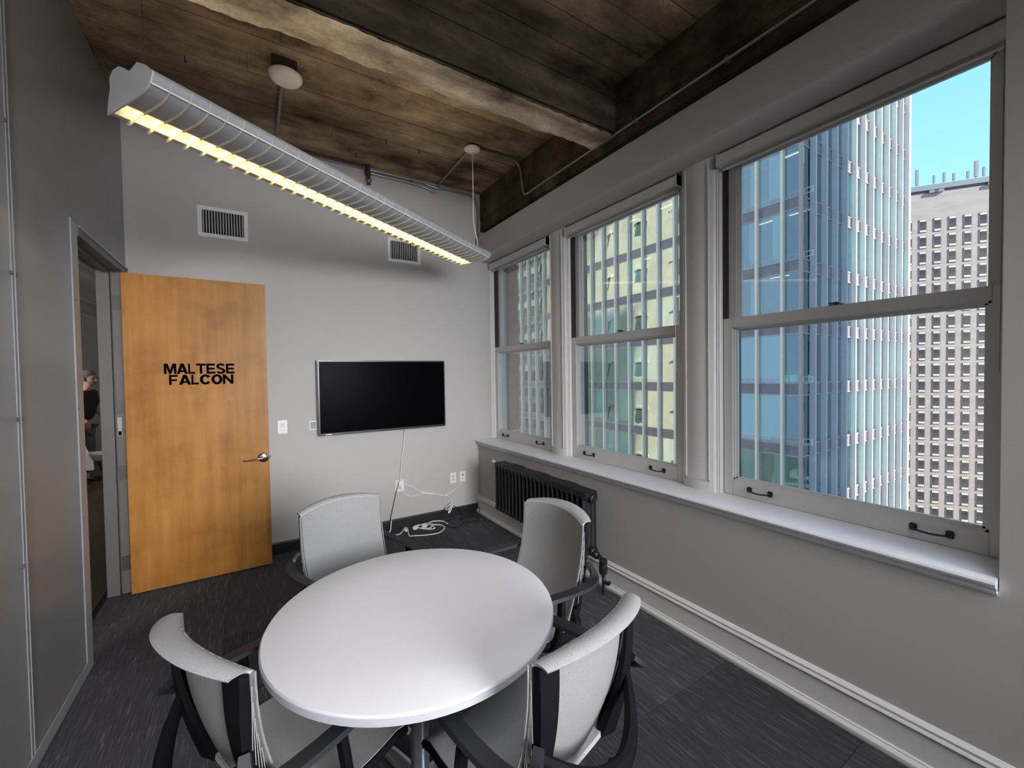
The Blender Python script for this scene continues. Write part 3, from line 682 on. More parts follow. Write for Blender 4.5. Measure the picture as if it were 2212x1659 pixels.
FP = [(1.21, 4.322, .11), (1.195, 4.30, .03), (1.172, 4.255, .008), (1.185, 4.19, .007), (1.245, 4.165, .007), (1.30, 4.23, .007), (1.345, 4.30, .012), (1.36, 4.26, .014), (1.335, 4.16, .012), (1.315, 4.055, .009),
      (1.36, 4.035, .008), (1.46, 3.985, .008), (1.58, 3.965, .008), (1.665, 4.02, .008), (1.705, 4.09, .008), (1.69, 4.17, .009), (1.60, 4.22, .012), (1.52, 4.26, .02), (1.44, 4.27, .016), (1.49, 4.19, .010), (1.56, 4.14, .012),
      (1.62, 4.20, .02), (1.60, 4.28, .014), (1.52, 4.29, .01), (1.46, 4.22, .012), (1.53, 4.10, .018), (1.60, 4.09, .02), (1.585, 4.24, .022), (1.66, 4.31, .012), (1.755, 4.26, .009), (1.77, 4.16, .008)]
t, o = cord('extension_cord', 'tangled white extension cord lying on the carpet by the back wall', FP, .0058, M['whitecord'], n=5)
MB().box((1.405-o.x, 4.205-o.y, .0-o.z), (1.455-o.x, 4.245-o.y, .03-o.z), bevel=.006).build('plug', M['whiteplastic'], t)
MB().box((1.50-o.x, 4.20-o.y, .0-o.z), (1.56-o.x, 4.235-o.y, .026-o.z), bevel=.006).build('plug', M['whiteplastic'], t)
MB().box((1.315-o.x, 4.20-o.y, .0-o.z), (1.345-o.x, 4.27-o.y, .026-o.z), bevel=.006).build('plug', M['whiteplastic'], t)
BP = [(1.60, 4.31, .008), (1.72, 4.325, .012), (1.80, 4.318, .10), (1.88, 4.322, .135), (1.95, 4.325, .115), (2.02, 4.30, .01), (1.95, 4.20, .008), (1.83, 4.24, .008), (1.74, 4.14, .008), (1.80, 4.00, .008), (1.90, 4.05, .012), (1.98, 4.16, .01), (2.08, 4.20, .009), (2.15, 4.12, .009), (2.05, 4.05, .01), (1.93, 4.11, .014), (2.0, 4.22, .014), (2.12, 4.24, .01), (2.17, 4.18, .02)]
cord('black_cord', 'tangle of thin black cords on the carpet in the corner beside the radiator', BP, .0034, M['black'])
cord('black_cord', 'short black cord end lying against the white baseboard in the corner', [(2.06, 4.16, .008), (2.13, 4.22, .02), (2.19, 4.20, .055), (2.205, 4.25, .09)], .0034, M['black'])

# ------------------------------------------------------------------ radiator
rd = thing('radiator', 'black cast iron column radiator under the far window', 'radiator', (2.145, 2.30, 0))
NS = 22; pitch = 1.36/NS; zt, zb_ = .725, .235
base = None
for i in range(NS):
    if base is None:
        m = MB()
        for dx in (-.042, 0, .042):
            m.tube([(dx, 0, zb_+.03), (dx, 0, zb_+.06), (dx, 0, zt-.06), (dx, 0, zt-.03)], [.017, .0145, .0145, .017], 10, flat=1.9)
        for z in (zb_+.035, zt-.035):
            m.tube([(-.066, 0, z), (-.058, 0, z), (.058, 0, z), (.066, 0, z)], [.020, .033, .033, .020], 12, flat=.82)
        base = m.build('section', M['iron'], rd, smooth=True); base.location = (0, pitch/2, 0)
    else: inst(base, rd, (0, pitch*(i+.5), 0))
for k in range(7):   # cast top plates spanning three sections each
    y0 = k*pitch*3.14; y1 = min(y0+pitch*3.14-.004, 1.36)
    MB().box((-.066, y0, zt-.022), (.060, y1, zt+.004+(.006 if k % 2 else 0)), bevel=.006).build('top_plate', M['iron'], rd)
for z in (zt-.045, zb_+.045):
    MB().lathe([(.034, 0), (.036, -.01), (.030, -.024), (.020, -.028), (.020, -.038)], (0, 0, z), 16, 'Y').build('end_bush', M['iron'], rd, smooth=True)
    MB().lathe([(.034, 1.36), (.036, 1.37), (.030, 1.384), (.020, 1.388)], (0, 0, z), 16, 'Y').build('end_bush', M['iron'], rd, smooth=True)
MB().tube([(.01, 1.385, zt-.055), (.01, 1.41, zt-.055), (.01, 1.43, zt-.02), (.01, 1.44, zt-.015)], .012, 8).build('air_valve', M['iron'], rd)
m = MB(); m.tube([(.01, 1.37, zt-.04), (-.0, 1.405, zt-.028), (-.01, 1.43, zt-.020)], .0105, 8)
m.build('vent_stem', M['chrome'], rd, smooth=True)
MB().tube([(-.01, 1.425, zt-.022), (-.018, 1.465, zt-.012)], [.020, .017], 12).build('vent_cap', M['whiteplastic'], rd, smooth=True)
m = MB(); m.lathe([(.028, -.03), (.030, -.05), (.024, -.06), (.016, -.065), (.016, -.09)], (0, 0, zb_+.03), 12, 'Y')
m.lathe([(.022, .15), (.030, .165), (.032, .20), (.026, .225), (.030, .235), (.032, .255), (.020, .265)], (0, -.115, 0), 14)
m.tube(smooth_path([(0, -.115, .16), (0, -.118, .12), (0, -.135, .10), (0, -.16, .095), (0, -.175, .115)], 4), .013, 8)
m.tube([(0, -.115, .115), (0, -.115, .0)], .011, 8)
m.build('supply_valve', M['iron'], rd, smooth=True)
m = MB(); m.box((.06, .20, .3), (.1, .24, .62)); m.box((.06, 1.10, .3), (.1, 1.14, .62)); m.build('wall_bracket', M['iron'], rd)
tag(MB().box((.0, 0, 0), (.01, .01, .01)).build('x', M['iron'], rd)).name = 'bracket_bolt'
bpy.data.objects['bracket_bolt'].location = (.085, .215, .5)

# ------------------------------------------------------------------ conduits, ceiling devices
def pipe(name, lab, pts, r=.0115, mat='galv', n=5, cat='conduit', sm=True):
    o = Vector(pts[0]); t = thing(name, lab, cat, pts[0])
    MB().tube([p-o for p in (smooth_path(pts, n) if sm else [Vector(q) for q in pts])], r, 8).build('tube', M[mat], t, smooth=True)
    return t, o
def strap(t, o, p, d):
    MB().box((p[0]-o.x-d[0], p[1]-o.y-d[1], p[2]-o.z-d[2]), (p[0]-o.x+d[0], p[1]-o.y+d[1], p[2]-o.z+d[2]), bevel=.002).build('strap', M['galv'], t)
cy = 4.325
t, o = pipe('conduit', 'upper steel conduit running along the top of the back wall', [(-.75, cy, 3.705), (.4, cy, 3.705), (1.2, cy, 3.705), (1.60, cy, 3.705), (1.70, cy, 3.69), (1.78, cy-.02, 3.675), (1.86, cy-.02, 3.69), (2.0, cy-.02, 3.69), (2.18, cy-.01, 3.69), (2.26, cy, 3.66), (2.29, cy, 3.58), (2.295, cy, 3.45), (2.295, cy, 3.23)])
for x in (.4, 1.5): strap(t, o, (x, cy, 3.705), (.012, .018, .018))
t, o = pipe('conduit', 'lower steel conduit running beside the upper one on the back wall', [(1.02, cy, 3.672), (1.3, cy, 3.670), (1.58, cy, 3.668), (1.68, cy, 3.650), (1.78, cy, 3.630)])
t, o = pipe('conduit', 'steel conduit from the lamp canopy back to the wall conduits', [(1.785, 3.56, 3.722), (1.79, 3.9, 3.722), (1.795, 4.20, 3.715), (1.795, 4.29, 3.70)])
t, o = pipe('conduit', 'steel conduit bending from the lamp canopy down and along the window beam', [(1.88, 3.455, 3.724), (2.10, 3.44, 3.724), (2.20, 3.44, 3.722), (2.28, 3.44, 3.69), (2.312, 3.44, 3.62), (2.318, 3.43, 3.50), (2.318, 3.40, 3.40), (2.318, 3.33, 3.372), (2.318, 3.2, 3.374), (2.318, 2.4, 3.376), (2.318, 1.2, 3.378), (2.318, -.5, 3.38), (2.318, -3.1, 3.38)])
for yy in (1.35, 2.0, 2.9): strap(t, o, (2.322, yy, 3.377), (.014, .012, .018))
t, o = pipe('conduit', 'steel conduit from the ceiling junction box back to the wall', [(.242, 3.26, 3.722), (.244, 3.8, 3.722), (.248, 4.25, 3.722), (.25, 4.33, 3.715)])
strap(t, o, (.242, 3.50, 3.724), (.018, .010, .014))
t, o = pipe('sprinkler_pipe', 'dark rusty sprinkler pipe along the top of the back wall', [(-.75, 4.29, 3.70), (.2, 4.29, 3.705), (1.02, 4.29, 3.705)], .014, 'rust', cat='pipe')
m = MB(); m.lathe([(.024, -.03), (.024, .03)], (1.045-o.x, 0, 3.70-o.z), 12); m.lathe([(.022, -.07), (.026, -.055), (.026, -.035), (.018, -.03)], (1.045-o.x, 0, 3.70-o.z), 12)
m.build('elbow', M['rust'], t, smooth=True)
m = MB(); m.lathe([(.014, -.10), (.017, -.09), (.017, -.07)], (1.05-o.x, 0, 3.70-o.z), 10)
m.tube(smooth_path([(1.035-o.x, 0, 3.61-o.z), (1.030-o.x, 0, 3.575-o.z), (1.05-o.x, 0, 3.55-o.z), (1.07-o.x, 0, 3.575-o.z), (1.065-o.x, 0, 3.61-o.z)], 4), .006, 6)
m.lathe([(.020, -.158), (.020, -.154)], (1.05-o.x, 0, 3.70-o.z), 12); m.build('sprinkler_head', M['rust'], t, smooth=True)
# speaker-like round detector on its box
dt = thing('smoke_detector', 'round white ceiling detector hung on a square steel box', 'detector', (.242, 3.20, 3.74))
MB().box((-.075, -.06, -.085), (.075, .06, 0), bevel=.004).build('junction_box', M['steeldark'], dt)
MB().lathe([(.02, -.150), (.060, -.148), (.088, -.138), (.100, -.122), (.102, -.110), (.095, -.103), (.05, -.098), (.03, -.084)], (.006, -.035, 0), 32).build('disc', M['ventwhite'], dt, smooth=True)
for p, q in (((-.313, 3.467), 'nail sticking down from the concrete ceiling, nearest to the lamp end'), ((1.378, 3.753), 'nail sticking down from the concrete ceiling, nearest to the lamp canopy'), ((.896, 4.133), 'long nail hanging from the ceiling above the sprinkler head'), ((1.076, 3.757), 'nail in the ceiling between the lamp canopy and the junction box')):
    m = MB(); m.tube([(p[0], p[1], 3.741), (p[0]+.004, p[1], 3.70)], .0035, 5); m.lathe([(.008, 3.698), (.008, 3.702)], (p[0]+.004, p[1], 0), 8)
    tag(m.build('nail', M['nail']), q, 'nail')

# ------------------------------------------------------------------ pendant louvre lamp
ax = Vector((.846, .533, 0)); az = math.atan2(.533, .846)
A0 = Vector((-.421, 2.18, 0))
pl = thing('pendant_lamp', 'long white louvred pendant lamp glowing warm under the concrete ceiling', 'lamp', (A0.x, A0.y, 2.65), az)
# local: x along the lamp, -y towards the windows (p below), z up from the glowing aperture
LEN = 2.50
RIB = [(.100, .000), (.150, .000), (.190, .001), (.225, .005), (.255, .014), (.279, .026), (.290, .038), (.296, .052)]
MB().extr([(-p, z+.001) for p, z in RIB]+[(-p+.004, z+.005) for p, z in RIB[::-1]], 'X', 0, LEN).build('reflector_wing', M['louver'], pl, smooth=True)
MB().extr([(-.276, .024), (-.281, .022), (-.284, .027), (-.279, .030)], 'X', .0, LEN).build('lip_edge', M['louveredge'], pl)
MB().extr([(-.296, .050), (-.300, .052), (-.248, .094), (-.20, .117), (-.143, .106), (-.10, .13), (-.066, .146), (-.004, .128), (.024, .02), (.030, .0), (.026, -.002), (.0, .0), (.0, .012), (-.03, .11), (-.066, .135), (-.143, .098), (-.20, .109), (-.245, .088)], 'X', .004, LEN-.004).build('top_housing', M['lamphouse'], pl, smooth=True)
MB().box((.004, -.099, .022), (LEN-.004, -.001, .026)).build('lit_diffuser', M['lamp'], pl)['label'] = 'glowing warm diffuser'
for p in (0, .100): MB().box((.0, -p-.001, -.001), (LEN, -p+.001, .024)).build('aperture_side', M['baffle'], pl)
ld = bpy.data.lights.new('lamp_tube', 'AREA'); ld.shape = 'RECTANGLE'; ld.size = 2.44; ld.size_y = .09; ld.energy = 6; ld.color = (1.0, .76, .46)
lo_ = bpy.data.objects.new('lamp_tube', ld); COL.objects.link(lo_); lo_.parent = pl; lo_.location = (LEN/2, -.05, .0215)
lu = bpy.data.lights.new('lamp_uplight', 'AREA'); lu.shape = 'RECTANGLE'; lu.size = 2.3; lu.size_y = .05; lu.energy = 5; lu.color = (1.0, .82, .58)
lv = bpy.data.objects.new('lamp_uplight', lu); COL.objects.link(lv); lv.parent = pl; lv.location = (LEN/2, -.105, .165); lv.rotation_euler = (PI, 0, 0)
NB = 38; bf = None
def baffle():
    m = MB(); t = .0018
    prof = [(.036, .012), (.036, .004), (.034, -.008), (.022, -.017), (.0, -.015), (-.05, -.008), (-.100, -.003), (-.100, .021), (.0, .021), (.010, .021)]
    m.prism(prof, lambda u, v: (-t, u, v), lambda u, v: (t, u, v))
    lo = [(-p, z-.0075) for p, z in RIB]+[(-.301, .056)]; hi = [(-p+.001, z+.003) for p, z in RIB]+[(-.294, .058)]
    m.prism(lo+hi[::-1], lambda u, v: (-t, u, v), lambda u, v: (t, u, v))
    return m
for i in range(NB):
    x = .055+i*(LEN-.09)/(NB-1)
    if bf is None: bf = baffle().build('baffle', M['baffle'], pl); bf.location = (x, 0, 0)
    else: inst(bf, pl, (x, 0, 0))
cap = [(.032, -.004), (-.100, -.004), (-.150, -.003), (-.190, -.002), (-.225, .002), (-.257, .010), (-.282, .023), (-.300, .050), (-.300, .058), (-.250, .097), (-.20, .121), (-.143, .106), (-.10, .134), (-.068, .150), (-.02, .150), (.006, .128), (.004, .09), (.022, .045)]
for x in (-.006, LEN): MB().extr(cap, 'X', x, x+.006).build('end_cap', M['lamphouse'], pl)
# suspension: far cable with canopy, near thin cable
fx = LEN-.10
far = Vector((1.798, 3.479, 3.72)); rot = Matrix.Rotation(-az, 3, 'Z')
def loc(p): return rot @ (Vector(p)-Vector((A0.x, A0.y, 2.65)))
lf = loc((1.798, 3.479, 3.70))
MB().tube(smooth_path([(lf.x-.04, -.143, .104), (lf.x-.02, -.143+(lf.y+.143)*.15, .20), (lf.x, lf.y, .40), (lf.x, lf.y, .7), tuple(lf)], 5), .004, 6).build('suspension_cord', M['whitecord'], pl)
MB().lathe([(.075, lf.z+.022), (.075, lf.z+.014), (.066, lf.z+.004), (.02, lf.z-.006), (.006, lf.z-.012)], (lf.x, lf.y, 0), 28).build('ceiling_canopy', M['whiteplastic'], pl, smooth=True)
MB().tube([(.04, -.143, .104), (.04, -.143, 3.74-2.65)], .0016, 5).build('suspension_wire', M['rust'], pl)

# ------------------------------------------------------------------ table
TC = (.52, 1.53)
tb = thing('round_table', 'round white laminate meeting table in the middle of the four chairs', 'table', (TC[0], TC[1], 0))
MB().lathe([(.44, .704), (.514, .706), (.5195, .710), (.5195, .734), (.517, .739), (.513, .7405), (.30, .7405), (.01, .7405)], (0, 0, 0), 96).build('table_top', M['tabletop'], tb, smooth=True)
MB().lathe([(.5200, .7115), (.5212, .713), (.5212, .7325), (.5200, .734)], (0, 0, 0), 96).build('edge_band', M['tableedge'], tb, smooth=True)
MB().lathe([(.24, .68), (.26, .700), (.26, .704), (.05, .704)], (0, 0, 0), 32).build('top_plate', M['black'], tb, smooth=True)
MB().lathe([(.035, .03), (.035, .30), (.030, .45), (.030, .68)], (0, 0, 0), 24).build('column', M['steel'], tb, smooth=True)
for k in range(4):
    a = k*PI/2+.3; c, s_ = math.cos(a), math.sin(a)
    m = MB(); m.tube([(0, 0, .045), (c*.18, s_*.18, .040), (c*.37, s_*.37, .026), (c*.40, s_*.40, .022)], [.034, .028, .020, .012], 10, flat=.7); m.lathe([(.016, 0), (.016, .012)], (c*.38, s_*.38, 0), 12)
    m.build('foot', M['steel'], tb, smooth=True)

# ------------------------------------------------------------------ chairs
def back_y(v): return -.185-.105*v-.035*math.sin(max(0, v)*PI*.9)
def back_pt(u, v):
    """u -1..1 across, v 0..1 up"""
    w = .216+.009*v+.012*max(0, .35-v)
    return Vector((u*w, back_y(v)+.050*u*u, .435+.470*v+.022*v*(1-u*u)))
def make_chair():
    root = thing('office_chair', 'x', 'chair', (0, 0, 0), 0)
    # back mesh with rolled-over padded top
    def bf_(u, v):
        uu = u*2-1
        return back_pt(uu, v)
    def roll(u, v):
        uu = u*2-1; a = v*PI*.80; p = back_pt(uu, 1.0); rr2 = .030-.008*abs(uu)**3
        return p+Vector((0, -rr2*(1-math.cos(a)) - .006*a, rr2*math.sin(a)*.62))
    bk = MB().grid(bf_, 20, 24, .005).build('backrest_mesh', M['mesh'], root, smooth=True)
    MB().grid(roll, 24, 10, .007).build('top_roll', M['meshroll'], root, smooth=True)
    # side frames behind the mesh
    for s_ in (-1, 1):
        m = MB(); n = 14; rings = []
        for i in range(n+1):
            v = i/n; p = back_pt(s_*.985, v); p2 = back_pt(s_*.74, v); dep = .016+.050*(1-v)**1.3
            q = [p+Vector((s_*.003, -.006, 0)), p+Vector((s_*.003, -.012-dep, 0)), p2+Vector((0, -.016-dep*.35, 0)), p2+Vector((0, -.012, 0))]
            rings.append([m.bm.verts.new(x) for x in q])
        for i in range(n):
            for k in range(4): m.bm.faces.new((rings[i][k], rings[i][(k+1) % 4], rings[i+1][(k+1) % 4], rings[i+1][k]))
        m.bm.faces.new(rings[0][::-1]); m.bm.faces.new(rings[-1])
        sf = m.build('side_frame', M['blackframe'], root, smooth=True)
        # pale fabric edge piping and the slanting tension cords on the outer face
        m = MB(); m.tube([back_pt(s_*1.0, i/12)+Vector((s_*.006, .003, 0)) for i in range(13)], .0032, 6)
        m.build('edge_piping', M['mesh'], sf)
        m = MB()
        for k in range(5):
            v0 = .93-.09*k; v1 = v0-.34; a = back_pt(s_, v0); b = back_pt(s_, v1)
            m.tube([a+Vector((s_*.0055, -.006, 0)), b+Vector((s_*.0055, -.012-.030*(1-v1), 0))], .0011, 5)
        m.build('tension_cord', M['ventgrey'], sf)
    # curved lower rail of the back
    m = MB(); n = 16
    for dz, rr3 in ((0, .020),):
        m.tube([(back_pt(-.985+1.97*i/n, .50)+Vector((0, -.030-.060*(1-((i/n*2-1)**2)), -.115*(1-(i/n*2-1)**2)+dz))) for i in range(n+1)], [.013+.010*math.sin(PI*i/n) for i in range(n+1)], 10, flat=1.5)
    m.build('lumbar_rail', M['blackframe'], root, smooth=True)
    # spine from lower rail under the seat
    m = MB(); m.tube(smooth_path([(0, back_y(.5)-.085, .565), (0, -.345, .50), (0, -.29, .42), (0, -.18, .385), (0, -.06, .385)], 4), .030, 10, flat=.6)
    for s_ in (-1, 1): m.tube(smooth_path([(s_*.215, -.19, .53), (s_*.225, -.20, .46), (s_*.235, -.16, .43), (s_*.24, -.02, .42)], 4), .020, 8, flat=1.3)
    m.build('back_support', M['blackframe'], root, smooth=True)
    # seat
    def seat(u, v):
        a = u*2-1; x = a*(.235+.018*math.sin(v*PI)); yy = -.195+.435*v
        z = .452+.014*a*a-.012*math.sin(v*PI)-(.06*max(0, (v-.82)/.18)**2)
        return (x, yy, z)
    MB().grid(seat, 16, 20, .018).build('seat', M['meshseat'], root, smooth=True)
    m = MB()
    m.tube([(x_, y_, z_-.016) for (x_, y_, z_) in [seat(u, v) for u, v in [(0, i/12) for i in range(1, 12)]+[(.15, .98), (.5, .98), (.85, .98)]+[(1, i/12) for i in range(11, 0, -1)]+[(.8, .04), (.5, .03), (.2, .04), (0, 1/12)]]], .014, 8)
    m.build('seat_rim', M['blackframe'], root, smooth=True)
    MB().box((-.10, -.13, .365), (.10, .13, .42), bevel=.015).build('mechanism', M['black'], root)
    # arms: a loop leaving the back, sweeping forward, and a post down to the seat
    for s_ in (-1, 1):
        m = MB(); P_ = smooth_path([(s_*.226, -.275, .715), (s_*.262, -.285, .675), (s_*.286, -.240, .652), (s_*.292, -.14, .650), (s_*.285, 0, .655), (s_*.262, .13, .660), (s_*.250, .175, .658)], 5)
        n = len(P_); rings = []
        for i, p in enumerate(P_):
            t_ = (P_[min(i+1, n-1)]-P_[max(i-1, 0)]).normalized(); up = Vector((0, 0, 1)); sd_ = t_.cross(up)
            if sd_.length < .2: sd_ = Vector((s_, 0, 0))
            sd_.normalize(); nn = sd_.cross(t_).normalized(); w = .014+.014*min(1, i/(n*.35)); h_ = .009
            rings.append([m.bm.verts.new(p+sd_*a*w+nn*b*h_) for a, b in ((-1, -.5), (-.8, 1), (.8, 1), (1, -.5), (.6, -1), (-.6, -1))])
        for i in range(n-1):
            for k in range(6): m.bm.faces.new((rings[i][k], rings[i][(k+1) % 6], rings[i+1][(k+1) % 6], rings[i+1][k]))
        m.bm.faces.new(rings[0][::-1]); m.bm.faces.new(rings[-1])
        m.build('armrest', M['armgrey'], root, smooth=True)
        m = MB(); m.tube(smooth_path([(s_*.285, -.06, .648), (s_*.292, -.05, .56), (s_*.275, -.03, .45), (s_*.20, -.01, .405), (s_*.09, 0, .395)], 4), .015, 8, flat=1.4)
        m.build('arm_post', M['blackframe'], root, smooth=True)
    MB().lathe([(.018, .13), (.018, .37)], (0, 0, 0), 14).build('gas_column', M['black'], root, smooth=True)
    MB().lathe([(.030, .07), (.034, .10), (.030, .15), (.024, .16)], (0, 0, 0), 16).build('hub', M['rubber'], root, smooth=True)
    leg = cst = None
    for k in range(5):
        a = k*2*PI/5+.31
        if leg is None:
            leg = MB().tube([(.02, 0, .115), (.15, 0, .100), (.29, 0, .072)], [.026, .022, .014], 8, flat=.8).build('leg', M['rubber'], root, smooth=True); leg.rotation_euler[2] = a
            m = MB(); m.lathe([(.022, -.021), (.026, -.018), (.026, -.006), (.022, -.004)], (.293, 0, .026), 14, 'Y'); m.lathe([(.022, .004), (.026, .006), (.026, .018), (.022, .021)], (.293, 0, .026), 14, 'Y')
            m.lathe([(.008, .03), (.008, .066)], (.285, 0, 0), 8)
            cst = m.build('caster', M['black'], root); cst.rotation_euler[2] = a
        else: inst(leg, root, rz=a); inst(cst, root, rz=a)
    return root
ch0 = make_chair()
def place(i, o, back, facing, lab):
    """back = world xy of the top middle of the backrest, facing = world direction of the sitter"""
    d = Vector((*facing, 0)).normalized(); a = math.atan2(d.y, d.x)-PI/2
    p = Vector((*back, 0))+d*.30
    o.location = (p.x, p.y, 0); o.rotation_euler = (0, 0, a); tag(o, lab, 'chair', 'mesh office chairs around the round table')
labs = ['grey mesh office chair on the far side of the table, in front of the television',
        'grey mesh office chair between the table and the black radiator',
        'grey mesh office chair at the near window side, its back turned to us',
        'grey mesh office chair on the glass partition side, its back turned to us']
chs = [ch0]+[copy_tree(ch0) for _ in range(3)]
place(0, chs[0], (.400, 2.47), (.30, -.95), labs[0])
place(1, chs[1], (1.345, 1.69), (-.99, -.045), labs[1])
place(2, chs[2], (.795, .83), (-.22, .97), labs[2])
place(3, chs[3], (-.150, 1.37), (.90, .40), labs[3])

# ------------------------------------------------------------------ outside: street, towers
tag(MB().box((2.9, -140, -34.2), (160, 160, -34)).build('street', M['asphalt']), None, None, kind='structure')
# red granite pilaster of our own building just outside the first window
pz = thing('stone_pilaster', 'pinkish brown granite pilaster outside the far window', 'pilaster', (2.70, 4.57, 0))
z = -8.0; nb_ = 0
while z < 7:
    zz = z+1.02+(.18 if nb_ % 2 else 0)
    MB().box((0, 0, z+.006), (.30, 1.1, zz-.006), bevel=.004).build('stone', M['pilaster'], pz); z = zz; nb_ += 1
MB().box((.004, .004, -8), (.292, 1.09, z)).build('mortar', M['bandwhite'], pz)

# --- glass office tower: face A looks at us (plane x=30), face B looks along the street (plane y=12.67)
tw = thing('glass_office_tower', 'glass curtain wall office tower with white vertical fins across the street', 'building', (30, 12.67, 0))
FH = 4.02; BAY = 1.64; z00 = 12.80   # top of a spandrel
finA = finB = None
def bayz(k): return z00+FH*k
zlo, zhi = -34, 62
for i in range(24):
    yy = .98+BAY*i
    if finA is None: finA = MB().box((-.30, -.075, zlo), (0, .075, zhi)).build('fin', M['fin'], tw); finA.location = (0, yy, 0)
    else: inst(finA, tw, (0, yy, 0))
for i in range(12):
    xx = 1.41+BAY*i*1.0
    if finB is None: finB = MB().box((-.085, -.34, zlo), (.085, 0, zhi)).build('fin', M['finblue'], tw); finB.location = (xx, 0, 0)
    else: inst(finB, tw, (xx, 0, 0))
MB().box((-.16, -.16, zlo), (.03, .03, zhi)).build('corner_post', M['rail'], tw)
MB().box((19.70, -.30, zlo), (20.0, .05, zhi)).build('corner_post', M['fin'], tw)
sA = gA = rA = None; sB = gB = None
rnd = random.Random(11)
blA = MB().box((.08, -.78, -2.9), (.10, .78, 0)).build('blind', M['blind'], tw); blA.location = (0, .98+BAY*1.5, bayz(-4)-.8)
def paneA(i, k):
    global sA, gA
    yc = .98+BAY*(i-.5); w = BAY
    loc_ = (0, yc, bayz(k))
    if sA is None:
        sA = MB().box((-.02, -BAY/2, -.72), (.03, BAY/2, -.03)).build('spandrel', M['spandrel'], tw)
        gA = MB().box((-.015, -BAY/2, -FH+.03), (.0, BAY/2, -.78)).build('pane', M['towerglassA'], tw)
        sA.location = gA.location = loc_
    else: inst(sA, tw, loc_); inst(gA, tw, loc_)
def paneB(i, k):
    global sB, gB
    loc_ = (1.41+BAY*(i-.5), 0, bayz(k))
    if sB is None:
        sB = MB().box((-BAY/2, -.02, -.72), (BAY/2, .03, -.03)).build('spandrel', M['spandrel'], tw)
        gB = MB().box((-BAY/2, -.015, -FH+.03), (BAY/2, 0, -.78)).build('pane', M['towerglass'], tw)
        sB.location = gB.location = loc_
    else: inst(sB, tw, loc_); inst(gB, tw, loc_)
for k in range(-4, 2):
    for i in range(1, 24): paneA(i, k)
for k in range(-7, 6):
    for i in range(1, 12): paneB(i, k)
# corner bays
for k in range(-7, 6):
    MB().box((-.02, .02, -.72), (.03, .98, -.03)).build('corner_spandrel', M['spandrel'], tw).location = (0, 0, bayz(k))
    MB().box((-.015, .02, -FH+.03), (0, .98, -.78)).build('corner_pane', M['towerglass'], tw).location = (0, 0, bayz(k))
    MB().box((.02, -.02, -.72), (1.0, .03, -.03)).build('corner_spandrel', M['spandrel'], tw).location = (0, 0, bayz(k))
    MB().box((.02, -.015, -FH+.03), (1.0, 0, -.78)).build('corner_pane', M['towerglass'], tw).location = (0, 0, bayz(k))
# horizontal rails and floor slabs
rail = None
for k in range(-8, 7):
    z = bayz(k)
    for dz in (0, -.75):
        m = MB(); m.box((-.05, -.05, -.035), (.0, 39, .035)); m.box((-.05, -.05, -.035), (20, 0, .035))
        if rail is None: rail = m.build('rail', M['rail'], tw); rail.location = (0, 0, z+dz)
        else: m.bm.free(); inst(rail, tw, (0, 0, z+dz))
slab = MB().box((.06, .06, -.62), (19.5, 39, -.10)).build('floor_slab', M['slabint'], tw); slab.location = (0, 0, bayz(-8))
for k in range(-7, 7): inst(slab, tw, (0, 0, bayz(k)))
MB().box((4.2, 4.2, zlo), (19, 38.5, zhi)).build('core_wall', M['intwall'], tw)
MB().box((.05, 1, bayz(6)), (19.6, 38.9, zhi)).build('upper_storeys', M['spandrel'], tw)
MB().box((.05, 1, zlo), (19.6, 38.9, bayz(-8))).build('lower_storeys', M['spandrel'], tw)
# drawn blinds behind some panes
blB = MB().box((-.74, .08, -2.95), (.74, .10, 0)).build('blind', M['blind'], tw); blB.location = (1.41+BAY*6.5, 0, bayz(-2)-.8)
for (i, k) in ((0.5, -3), (1.5, -3), (0.5, -2), (1.5, -2), (3.5, -4), (5.5, -4), (8.5, -4), (9.5, -4), (8.5, -3), (10.5, -3), (6.5, -2), (7.5, -2), (9.5, -1), (10.5, -1), (12.5, -2), (14.5, -3), (15.5, -1), (16.5, 0), (17.5, -2), (18.5, -3), (19.5, -1), (20.5, 0), (7.5, 0), (5.5, -1)):
    inst(blA, tw, (0, .98+BAY*i, bayz(k)-.8))
for i in range(1, 12):
    for k in range(-7, 6):
        if rnd.random() < .6: inst(blB, tw, (1.41+BAY*(i-.5)+rnd.uniform(-.05, .05), 0, bayz(k)-.8))
half = MB().box((.08, -.22, -2.9), (.10, .22, 0)).build('curtain', M['blind'], tw); half.location = (0, .98+BAY*.45, bayz(1)-.8)
for (i, k) in ((1.2, 1), (.2, 1), (1.25, 0), (.3, 0), (1.2, -1), (3.1, -3), (6.1, -3), (10.2, -2), (4.2, -4), (7.2, -4), (.25, -4), (1.2, -4), (13.1, -3), (12.1, 0), (11.1, -1)): inst(half, tw, (0, .98+BAY*i, bayz(k)-.8))
# lit lamp strips under the office ceilings
ol = MB().box((1.2, -.6, -.02), (1.35, .6, 0)).build('ceiling_lamp', M['officelamp'], tw); ol.location = (0, 3.0, bayz(2)-.66)
for (yy, k) in ((1.0, 1), (2.6, 0), (.6, 0), (1.8, -1), (9, 0), (11, 1), (13.4, 0), (15, 1), (9.5, -1), (14, -2)): inst(ol, tw, (0, yy, bayz(k)-.66))
# ledge grilles low behind the panes
gr = None
for k in range(-3, 2):
    for i in range(0, 3):
        m = MB(); 
        for q in range(3): m.box((.30, -.75+q*.5, 0), (.34, -.71+q*.5, .34))
        m.box((.30, -.78, .32), (.34, .78, .36)); m.box((.30, -.78, 0), (.34, .78, .04))
        if gr is None: gr = m.build('ledge_grille', M['blind'], tw); gr.location = (0, .98+BAY*(i-.5), bayz(k)-FH+.1)
        else: m.bm.free(); inst(gr, tw, (0, .98+BAY*(i-.5), bayz(k)-FH+.1))

